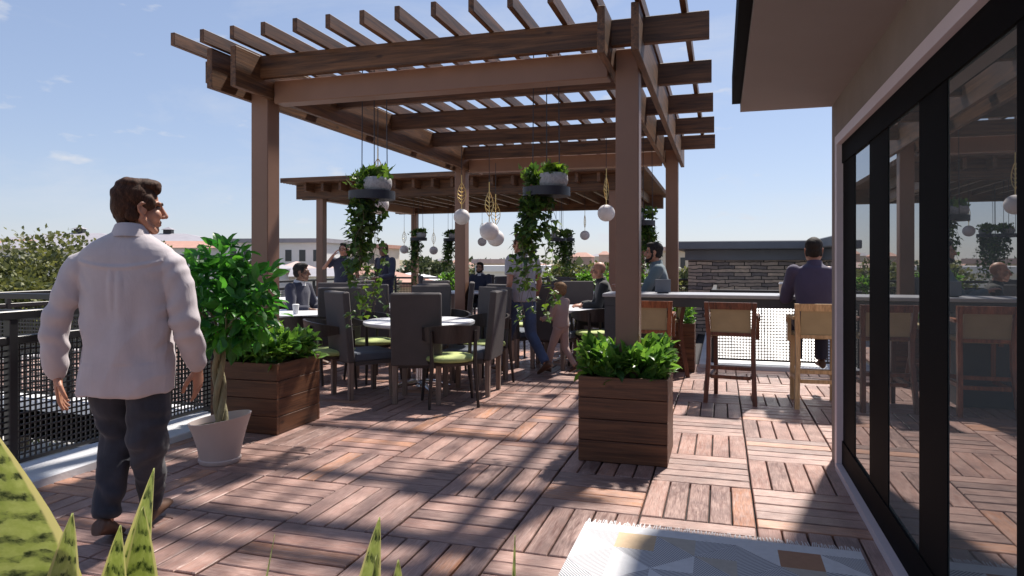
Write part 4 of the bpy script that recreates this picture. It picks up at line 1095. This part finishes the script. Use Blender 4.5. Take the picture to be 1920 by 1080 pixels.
def legfolds(p, V_):
    d = 0
    for s in 'LR':
        for c, r, a in ((V_['kn'+s], .20, .008), (V_['an'+s]+Vector((0, 0, .06)), .16, .010), (V_['hip'+s]+Vector((0, 0, -.24)), .12, .005)):
            q = (p-c).length/r
            if q < 1: d += a*(1-q*q)*math.sin(55*p.z+30*p.x*(1 if s == 'L' else -1)+6*noise.noise(p*6))
    return d
# --- the man in the foreground: walking away, head turned to his right
def man_extra(mb, V_):
    # box pleat, yoke seam, cuffs
    for x in (-.030, .010):
        mb.tube([(x, -.112, 1.365), (x+.002, -.121, 1.30), (x+.004, -.121, 1.18), (x+.006, -.117, 1.05)], [.010, .013, .012, .006], 8, dome=True)
MAN = dict(rows=[(0, .0, .745, .220, .160), (0, 0, .83, .220, .160), (0, 0, .98, .204, .145), (0, 0, 1.12, .202, .128), (0, 0, 1.25, .214, .126), (0, 0, 1.36, .224, .120),
                (.0, 0, 1.425, .226, .112), (.0, 0, 1.462, .202, .102), (.002, 0, 1.49, .165, .092), (.006, 0, 1.515, .122, .082), (.010, 0, 1.535, .088, .074), (.013, 0, 1.548, .072, .068)],
           armL=[(-.160, 0, 1.40, .068), (-.212, -.003, 1.375, .074), (-.250, -.008, 1.31, .071), (-.288, -.016, 1.21, .066), (-.326, -.025, 1.105, .060), (-.340, -.006, .98, .057), (-.345, .012, .89, .049), (-.346, .022, .855, .043)],
           armR=[(.160, 0, 1.395, .068), (.208, -.003, 1.37, .074), (.238, -.008, 1.30, .071), (.264, -.016, 1.19, .066), (.284, -.022, 1.07, .061), (.296, .02, .97, .057), (.302, .07, .895, .049), (.304, .088, .865, .044)],
           pelvis=(0, 0, .93), chest=(.0, .0, 1.32), neck=(.015, .0, 1.525), head=(.046, .035, 1.672), yaw=R(-58), pitch=R(-2),
           shL=(-.205, 0, 1.395), shR=(.205, .0, 1.39), elL=(-.330, -.026, 1.105), elR=(.285, -.022, 1.07), wrL=(-.346, .028, .835), wrR=(.304, .10, .845),
           hands={'L': (.04, .10, -1), 'R': (-.05, .30, -1)}, palms={'L': (1, .25, .1), 'R': (-1, .2, 0)}, thumb={'L': 1, 'R': -1},
           hipL=(-.105, 0, .90), hipR=(.105, 0, .90), knL=(-.082, .10, .50), knR=(.105, -.03, .50), anL=(-.080, -.06, .115), anR=(.045, .20, .09), toes={'L': (0, 1, -.35), 'R': (.05, 1, .12)})
man = person('person in pale lilac shirt and dark jeans walking away, head turned right', (-2.866, 2.76, 0), R(24), MAN, 'shirt', 'jeans', 'skin', 'hair_brown', 'quiff', fine=True, vox=.011, hem=-.45, extra=man_extra, headscale=1.08, stout=1.12, curl=.42)
part('bracelet', MB().lathe([(.030, -.005), (.0345, -.003), (.0345, .003), (.030, .005)], 24, (-.346, .024, .838)), M['leather'], man, 50)
# --- seated and standing people farther back
def seated(hz=.47, lean=0, yaw=0, armL=None, armR=None, pitch=0, legx=.12):
    b = hz+.09
    d = dict(pelvis=(0, 0, b), chest=(0, lean*.8, b+.38), neck=(0, lean*1.1+.01, b+.575), head=(0, lean*1.1+.05, b+.715), yaw=yaw, pitch=pitch,
             shL=(-.195, lean, b+.505), shR=(.195, lean, b+.505), elL=(-.26, lean+.08, b+.23), elR=(.26, lean+.08, b+.23), wrL=(-.17, lean+.30, b+.22), wrR=(.17, lean+.30, b+.22),
             hipL=(-.10, .02, b), hipR=(.10, .02, b), knL=(-legx, .44, b-.01), knR=(legx, .44, b-.01), anL=(-legx, .40, b-.44), anR=(legx, .40, b-.44))
    if armL: d['elL'], d['wrL'] = armL
    if armR: d['elR'], d['wrR'] = armR
    d['hands'] = {'L': Vector(d['wrL'])-Vector(d['elL']), 'R': Vector(d['wrR'])-Vector(d['elR'])}; d['palms'] = {'L': (0, 0, -1), 'R': (0, 0, -1)}; d['thumb'] = {'L': -1, 'R': 1}
    return d
def stand(yaw=0, k=1.0, step=0, armL=None, armR=None):
    d = dict(pelvis=(0, 0, .95), chest=(0, .0, 1.30), neck=(0, .01, 1.485), head=(0, .045, 1.625), yaw=yaw,
             shL=(-.19, 0, 1.42), shR=(.19, 0, 1.42), elL=(-.25, -.04, 1.13), elR=(.25, -.04, 1.13), wrL=(-.25, .06, .88), wrR=(.25, .06, .88),
             hipL=(-.09, 0, .92), hipR=(.09, 0, .92), knL=(-.09, .06+step*.4, .50), knR=(.09, .05-step*.35, .50), anL=(-.09, step, .085), anR=(.09, -step*1.1, .085+abs(step)*.25),
             hands={'L': (0, .2, -1), 'R': (0, .2, -1)}, palms={'L': (1, 0, 0), 'R': (-1, 0, 0)}, thumb={'L': 1, 'R': -1}, toes={'L': (0, 1, .05), 'R': (0, 1, -.05-abs(step)*1.6)})
    if armL: d['elL'], d['wrL'] = armL; d['hands']['L'] = Vector(d['wrL'])-Vector(d['elL'])
    if armR: d['elR'], d['wrR'] = armR; d['hands']['R'] = Vector(d['wrR'])-Vector(d['elR'])
    if k != 1:
        for q, v in list(d.items()):
            if isinstance(v, tuple): d[q] = tuple(c*k for c in v)
    return d
P_ = person
# walking adult and child, going left and a little away
P_('person in grey T-shirt and blue jeans walking, face hidden by ivy', (-2.36, 8.22, 0), R(58), stand(R(12), 1, .30), 'grey_tee', 'bluejean', 'skin', 'hair_brown', 'long', sleeve='short', hem=-.12, vox=.012)
ch = stand(R(8), .63, .26, armL=((-.2, .12, 1.1), (-.13, .34, 1.08)), armR=((.24, .08, 1.1), (.17, .30, 1.12)))
ch['head'] = (0, .03, 1.035)
P_('child in dusty pink top and trousers walking behind the adult in grey', (-1.93, 8.47, 0), R(68), ch, 'pinktop', 'pinktop', 'skin_l', 'hair_blond', 'short', hem=-.1, vox=.009, sc=.63, headscale=1.32, stout=1.05)
P_('seated person in navy jacket with short dark hair, left of the tables', (-5.60, 8.22, 0), face(-5.60, 8.22, -5.0, 8.1)+R(10), seated(.45, .03, R(18)), 'navy', 'navy', 'skin_d', 'hair_dark', 'short', vox=.011, jacket=True)
P_('bearded person in a grey suit facing us under the second pergola', (-5.32, 15.05, 0), face(-5.32, 15.05, -5.2, 14.3)+R(-8), seated(.46, .05), 'navy', 'navy', 'skin', 'hair_dark', 'short', beard=True, vox=.013, jacket=True)
P_('bald person in dark clothes seated behind the end of the bar', (-1.50, 9.78, 0), face(-1.5, 9.78, -2.0, 9.65), seated(.47, .12, R(8)), 'blackcloth', 'blackcloth', 'skin', 'hair_dark', 'bald', vox=.012, stout=1.1)
P_('person in dark blue top standing with a hand raised to the head', (-6.75, 11.4, 0), R(-150), stand(R(-25), 1, 0, armR=((.36, .10, 1.28), (.19, .12, 1.52))), 'dkblue', 'navy', 'skin', 'hair_dark', 'long', sleeve='short', vox=.013)
P_('person in dark blue jacket standing behind the left ivy, arm out', (-6.05, 11.7, 0), R(160), stand(R(30), 1, 0, armL=((-.30, .12, 1.14), (-.22, .36, 1.10))), 'dkblue', 'navy', 'skin_d', 'hair_brown', 'short', vox=.013)
P_('person in grey teal shirt with dark hair sitting beyond the bar, facing left', (-.70, 8.78, 0), R(96), seated(.71, .06, R(6), armL=((-.22, .26, .98), (-.10, .50, 1.08)), armR=((.22, .20, .98), (.12, .46, 1.06))), 'teal', 'blackcloth', 'skin', 'hair_dark', 'short', beard=True, vox=.012)
P_('person in indigo top with dark hair seated at the bar, seen from behind', (.90, 7.44, 0), R(2), seated(.71, .05, R(-6), armL=((-.26, .16, 1.02), (-.12, .40, 1.075)), armR=((.26, .16, 1.02), (.12, .40, 1.075))), 'purple', 'navy', 'skin', 'hair_dark', 'short', vox=.011, stout=1.05)
# ================================================================ BEYOND THE DECK
def bgp(px, zc, y=None):
    p = cpt(px, 491 if y is None else y, zc); return p
# stone clad building to the right
t = thing('stone_building', 'low building with stacked stone wall and slate grey roof edge behind the bar', 'building', (-.62, 14.0, 0))
def uvbox(mb, x0, x1, y0, y1, z0, z1):
    n0 = len(mb.f); mb.box(x0, x1, y0, y1, z0, z1)
    for f in mb.f[n0:]:
        for q in f: p = mb.v[q]; mb.uv.append((p[0]+p[1], p[2]))
mb = MB(); mb.uv = []
uvbox(mb, 0, 2.46, 0, 6, -3, 1.43); uvbox(mb, 2.4605, 9, -3.2, 6.01, -3, 1.43)
part('wall', mb, M['stone'], t)
mb = MB(); mb.box(-.06, 2.4, -.06, 6.02, 1.4305, 1.64, ch=.01); mb.box(2.401, 9, -3.26, 6.02, 1.4305, 1.64, ch=.01); part('frieze', mb, M['roofgrey'], t)
mb = MB(); mb.box(-.24, 2.22, -.3, 6.2, 1.641, 1.80, ch=.015); mb.box(2.221, 9, -3.5, 6.2, 1.641, 1.80, ch=.015); part('roof', mb, M['roofgrey'], t)
# lower flat roof beside the deck, with plant
t = thing('flat_roofed_wing', 'lower flat roofed wing of pale membrane below the left railing', 'building', (-22, 8, -11))
part('wall', MB().box(-14, 17, -16, 22, 0, 7.6), M['wall_c'], t); part('roof', MB().box(-14.2, 17.2, -16.2, 22.2, 7.601, 7.75), M['lowroof'], t)
mb = MB()
for a in ((-14.2, -13.9, -16.2, 22.2), (16.9, 17.2, -16.2, 22.2), (-13.899, 16.899, -16.2, -15.9), (-13.899, 16.899, 21.9, 22.2)): mb.box(*a, 7.7505, 8.1)
part('parapet', mb, M['wall_w'], t)
for k, (x, y, w, d, h, lb) in enumerate([(-8.4, 3.2, 1.5, 1.1, 1.0, 'grey air handling box on the lower roof nearest the left railing'), (-11.5, 6.0, 2.2, 1.4, 1.3, 'wide grey air handling box on the lower roof behind the smaller one'), (-10.2, 9.6, 1.2, 1.2, 1.6, 'tall grey air handling box on the lower roof by the far left rail')]):
    t = thing('air_handler', lb, 'roof unit', (x, y, -3.25), .3*k)
    part('casing', MB().box(-w/2, w/2, -d/2, d/2, .12, h, ch=.03), M['roof_w' if k == 0 else 'roofgrey'], t)
    mb = MB()
    for q in range(7): mb.box(-w/2+.12, w/2-.12, -d/2-.03, -d/2-.001, .22+q*(h-.35)/7, .27+q*(h-.35)/7)
    part('louvre', mb, M['black'], t); part('fan_cowl', MB().lathe([(.3, h+.0005), (.32, h+.15), (.26, h+.15), (.24, h+.02)], 20), M['black'], t); part('skid', MB().box(-w/2+.05, w/2-.05, -d/2+.05, d/2-.05, .0, .1195), M['black'], t)
def house(label, px, zc, ytop, w, d, rz, wm, rm, roof='hip', rh=2.2, nwin=5, floors=2, base=-11, cupola=False, bands=False):
    p = cpt(px, 491, zc); zt = 1.4+(491-ytop)*zc/1290-(rh if roof != 'flat' else 0); H = zt-base
    t = thing('house' if floors < 3 else 'apartment_building', label, 'house' if floors < 3 else 'building', (p.x, p.y, base), YAW+rz)
    part('wall', MB().box(-w/2, w/2, -d/2, d/2, 0, H), M[wm], t)
    o = .6
    if roof == 'hip':
        r = min(w, d)/2*.96; mb = MB(); a, b_ = w/2+o, d/2+o; rx, ry = max(.05, w/2-r), max(.05, d/2-r)
        mb.add([(-a, -b_, H), (a, -b_, H), (a, b_, H), (-a, b_, H), (-rx, -ry, H+rh), (rx, -ry, H+rh), (rx, ry, H+rh), (-rx, ry, H+rh), (-a, -b_, H-.25), (a, -b_, H-.25), (a, b_, H-.25), (-a, b_, H-.25)],
               [(0, 1, 5, 4), (1, 2, 6, 5), (2, 3, 7, 6), (3, 0, 4, 7), (4, 5, 6, 7), (8, 9, 1, 0), (9, 10, 2, 1), (10, 11, 3, 2), (11, 8, 0, 3), (11, 10, 9, 8)])
        rf = part('roof', mb, M[rm], t)
    elif roof == 'gable':
        mb = MB(); a, b_ = w/2+o, d/2+o
        mb.add([(-a, -b_, H), (a, -b_, H), (a, b_, H), (-a, b_, H), (-a, 0, H+rh), (a, 0, H+rh)], [(0, 1, 5, 4), (2, 3, 4, 5), (1, 2, 5), (3, 0, 4), (3, 2, 1, 0)])
        rf = part('roof', mb, M[rm], t)
    else: rf = part('roof', MB().box(-w/2-.4, w/2+.4, -d/2-.4, d/2+.4, H+.001, H+.5), M[rm], t)
    if cupola:
        c = part('cupola', MB().box(-.55, .55, -.55, .55, H+rh-.4, H+rh+.55), M['black'], rf)
        part('cupola_roof', MB().add([(-.8, -.8, H+rh+.551), (.8, -.8, H+rh+.551), (.8, .8, H+rh+.551), (-.8, .8, H+rh+.551), (0, 0, H+rh+.95)], [(0, 1, 4), (1, 2, 4), (2, 3, 4), (3, 0, 4), (3, 2, 1, 0)]), M['tile_g'], rf)
    fh = 3.0
    for f in range(floors):
        z1 = H-.7-f*fh
        if bands: part('window_band', MB().box(-w/2+.8, w/2-.8, -d/2-.06, -d/2-.005, z1-1.1, z1-.3), M['winpane'], t); part('balcony', MB().box(-w/2+.2, w/2-.2, -d/2-1.2, -d/2-.06, z1-2.3, z1-1.2), M['wall_w'], t); continue
        for k in range(nwin):
            x = -w/2+w*(k+.5)/nwin; part('window', MB().box(x-w/nwin*.22, x+w/nwin*.22, -d/2-.05, -d/2-.004, z1-1.5, z1-.15), M['winpane'], t)
    return t
house('long white building with grey hipped roof and dark cupola left of the man\'s head', 150, 95, 437, 21, 16, R(8), 'wall_w', 'tile_g', 'hip', 1.7, 8, 3, cupola=True)
house('long white building with grey hipped roof and cupola just right of the man\'s face', 316, 98, 438, 20, 16, R(8), 'wall_w', 'tile_g', 'hip', 1.6, 8, 3, cupola=True)
house('low white building with terracotta roof at the far left', 44, 84, 449, 9, 8, R(20), 'wall_w', 'tile_r', 'hip', 1.0, 4, 2)
house('white building with plain grey roof between the left tree and the man', 108, 78, 452, 9, 8, R(15), 'wall_w', 'tile_g', 'gable', .9, 4, 2)
house('white building with red brown roof above the potted tree', 420, 92, 452, 14, 9, R(5), 'wall_w', 'tile_r', 'gable', 1.0, 6, 3)
house('white flat roofed apartment block with rows of dark windows behind the front left post', 545, 86, 457, 12, 9, R(-6), 'wall_w', 'tile_g', 'flat', 0, 7, 3)
house('cream flat roofed block behind the left ivy, brick red roof edge', 662, 100, 466, 11, 9, R(-10), 'wall_c', 'tile_r', 'flat', 0, 6, 3)
house('cream house with pale pink roof beside the seated man in navy', 556, 74, 490, 4.4, 4.5, R(25), 'wall_c', 'tile_p', 'hip', 1.1, 3, 2)
house('white house with pink roof behind the second pergola\'s left post', 634, 78, 493, 4.4, 4.5, R(-20), 'wall_w', 'tile_p', 'hip', 1.0, 3, 2)
house('small cream house with terracotta roof right of the left ivy', 728, 46, 507, 4.6, 4.5, R(30), 'wall_c', 'tile_r', 'hip', .8, 3, 2)
house('small white house with pale roof left of the small far ivy tray', 772, 48, 511, 4.2, 4.5, R(-15), 'wall_w', 'roof_w', 'hip', .7, 3, 2)
house('cream box shaped block behind the bearded man', 940, 80, 494, 5.4, 6, R(10), 'wall_c', 'tile_p', 'flat', 0, 4, 2)
house('white low block with many windows right of the bearded man', 985, 62, 508, 8, 6, R(5), 'wall_w', 'roof_w', 'flat', 0, 7, 2)
house('stepped cream apartment block left of the stone building', 1282, 90, 471, 5.4, 7, R(-5), 'wall_c', 'tile_p', 'flat', 0, 4, 3)
house('white block with blue grey roof behind the man in grey teal', 1222, 120, 477, 8, 7, R(0), 'wall_w', 'tile_g', 'flat', 0, 5, 3)
house('small white house with grey gable between the two pink roofed houses', 594, 64, 503, 3.4, 4, R(12), 'wall_w', 'tile_g', 'gable', .7, 3, 2)
house('small white house with terracotta gable below the left ivy', 684, 68, 499, 3.8, 4, R(-25), 'wall_w', 'tile_r', 'gable', .8, 3, 2)
house('long low white house with pink roof behind the nearest table', 800, 95, 497, 7, 5, R(8), 'wall_w', 'tile_p', 'hip', .9, 5, 2)
house('low white terrace with grey roof above the potted tree', 478, 70, 487, 5.5, 5, R(-8), 'wall_w', 'tile_g', 'hip', .9, 5, 2)
def tree(label, px, zc, ytop, rx, rz_, n, leaf, mat, base=-11, seed=0, lobes=9, kind='far', group=None):
    p = cpt(px, 491, zc); zt = 1.4+(491-ytop)*zc/1290; H = zt-base
    t = thing('tree', label, 'tree', (p.x, p.y, base), 0, group)
    cz = H-rz_
    mb = MB(); random.seed(seed); mb.tube([(0, 0, 0), (.1, .05, cz*.5), (0, 0, cz)], [.05*rx+.1, .04*rx+.08, .03*rx+.05], 8)
    for k in range(7):
        a = k*.9+seed; mb.tube([(0, 0, cz*.75), (rx*.35*math.cos(a), rx*.35*math.sin(a), cz), (rx*.62*math.cos(a), rx*.62*math.sin(a), cz+rz_*.3)], [.03*rx+.04, .02*rx+.03, .012*rx+.01], 6)
    part('trunk', mb, M['bark'], t)
    part('crown', leaves(clump(0, 0, cz, rx, rx, rz_, n, leaf, kind, .1, seed, .45, lobes), kind), M[mat], t)
    return t
tree('large olive green tree at the far left behind the railing', 38, 17, 452, 2.3, 2.4, 44000, .125, 'olivetree', seed=71, lobes=34)
tree('smaller olive tree in front of the large one at the left edge', -25, 13, 470, 1.5, 1.6, 16000, .10, 'olivetree', seed=72, lobes=18)
tree('dark green tree just right of the left ivy', 752, 70, 487, 3.4, 2.6, 1500, .5, 'darktree', seed=73)
tree('dark green tree between the two small far globes', 806, 76, 482, 3.6, 3.0, 1500, .5, 'darktree', seed=74)
tree('dark green tree just left of the rear pergola post', 842, 64, 487, 2.6, 2.2, 1200, .45, 'darktree', seed=75)
tree('dark tree behind the bearded man', 900, 90, 484, 3.6, 2.4, 1200, .5, 'darktree', seed=76)
tree('broad olive green tree right of the walking adult\'s ivy', 1062, 32, 489, 1.9, 1.5, 2600, .2, 'olivetree', seed=77)
tree('tall olive green tree left of the centre post', 1120, 34, 481, 1.8, 1.7, 2600, .2, 'olivetree', seed=78)
tree('olive green tree behind the man in grey teal', 1222, 30, 500, 1.4, 1.1, 1500, .2, 'olivetree', seed=79)
tree('olive green tree left of the stone wall', 1280, 33, 499, 1.2, 1.1, 1300, .2, 'olivetree', seed=80)
tree('small round olive tree right of the man\'s chin', 297, 70, 457, 1.5, 1.5, 700, .4, 'olivetree', seed=81)
tree('dark tree low behind the potted tree', 470, 62, 478, 2.5, 2.0, 1200, .45, 'darktree', seed=82)
tree('dark tree under the pink roofed houses', 690, 42, 512, 2.0, 1.2, 1200, .3, 'darktree', seed=83)
# far town and woodland, each one mass
random.seed(15); mb = MB()
for k in range(260):
    px = random.uniform(-500, 2300); zc = random.uniform(260, 900); p = cpt(px, 491, zc); w, d, h = random.uniform(5, 16), random.uniform(6, 12), random.uniform(6, 11.5)
    if random.random() < .15: h += random.uniform(2, 7)
    mi = random.choice([0, 0, 1, 2, 3]); T = xf(p.x, p.y, -11, random.uniform(-.5, .5))
    mb.box(-w/2, w/2, -d/2, d/2, 0, h, mi, M=T)
    mb.add([T @ Vector(v) for v in ((-w/2-.5, -d/2-.5, h+.01), (w/2+.5, -d/2-.5, h+.01), (w/2+.5, d/2+.5, h+.01), (-w/2-.5, d/2+.5, h+.01), (-w*.2, 0, h+2), (w*.2, 0, h+2))], [(0, 1, 5, 4), (1, 2, 5), (2, 3, 4, 5), (3, 0, 4)], random.choice([4, 5, 6]))
o = part('distant_town', mb, [M['wall_w'], M['wall_c'], M['wall_p'], M['roof_w'], M['tile_r'], M['tile_p'], M['tile_g']]); o['kind'] = 'stuff'; tag(o, 'distant pale town of small houses along the horizon', 'town')
random.seed(16); sp = []
for k in range(420):
    px = random.uniform(-500, 2300); zc = random.uniform(130, 1000); p = cpt(px, 491, zc); r = random.uniform(3, 7)*(1+zc/600)
    h = random.uniform(6, 10)
    for q in range(26):
        v = rv().normalized(); sp.append(((p.x+v.x*r, p.y+v.y*r, -11+h*.55+v.z*h*.5), v+rv(.3), Vector((0, 0, 1))+rv(.4), r*.55, min(1, max(0, random.gauss(.45, .3)))))
o = part('distant_woodland', leaves(sp, 'far'), M['darktree']); o['kind'] = 'stuff'; tag(o, 'distant dark green woodland between the far houses', 'woodland')
# low hills on the horizon
mb = MB()
for (px0, px1, zc, ht, sd_) in ((-900, 900, 2600, 34, 1), (600, 2700, 3000, 26, 2)):
    rows = []
    for k in range(61):
        px = px0+(px1-px0)*k/60; e = math.sin(math.pi*k/60)**.6; h = ht*e*(.55+.5*noise.noise(Vector((k*.13+sd_*9, 0, 0))))
        a = cpt(px, 491, zc); b_ = cpt(px, 491, zc*1.15); c_ = cpt(px, 491, zc*1.35)
        rows.append([(a.x, a.y, -11.5), (b_.x, b_.y, max(-11, h)), (c_.x, c_.y, -11.5)])
    b0 = len(mb.v); mb.v.extend([p for r in rows for p in r])
    for k in range(60):
        for q in range(2): mb.f.append((b0+k*3+q, b0+k*3+3+q, b0+k*3+4+q, b0+k*3+1+q)); mb.mi.append(0)
struct('hills', mb, M['land'])
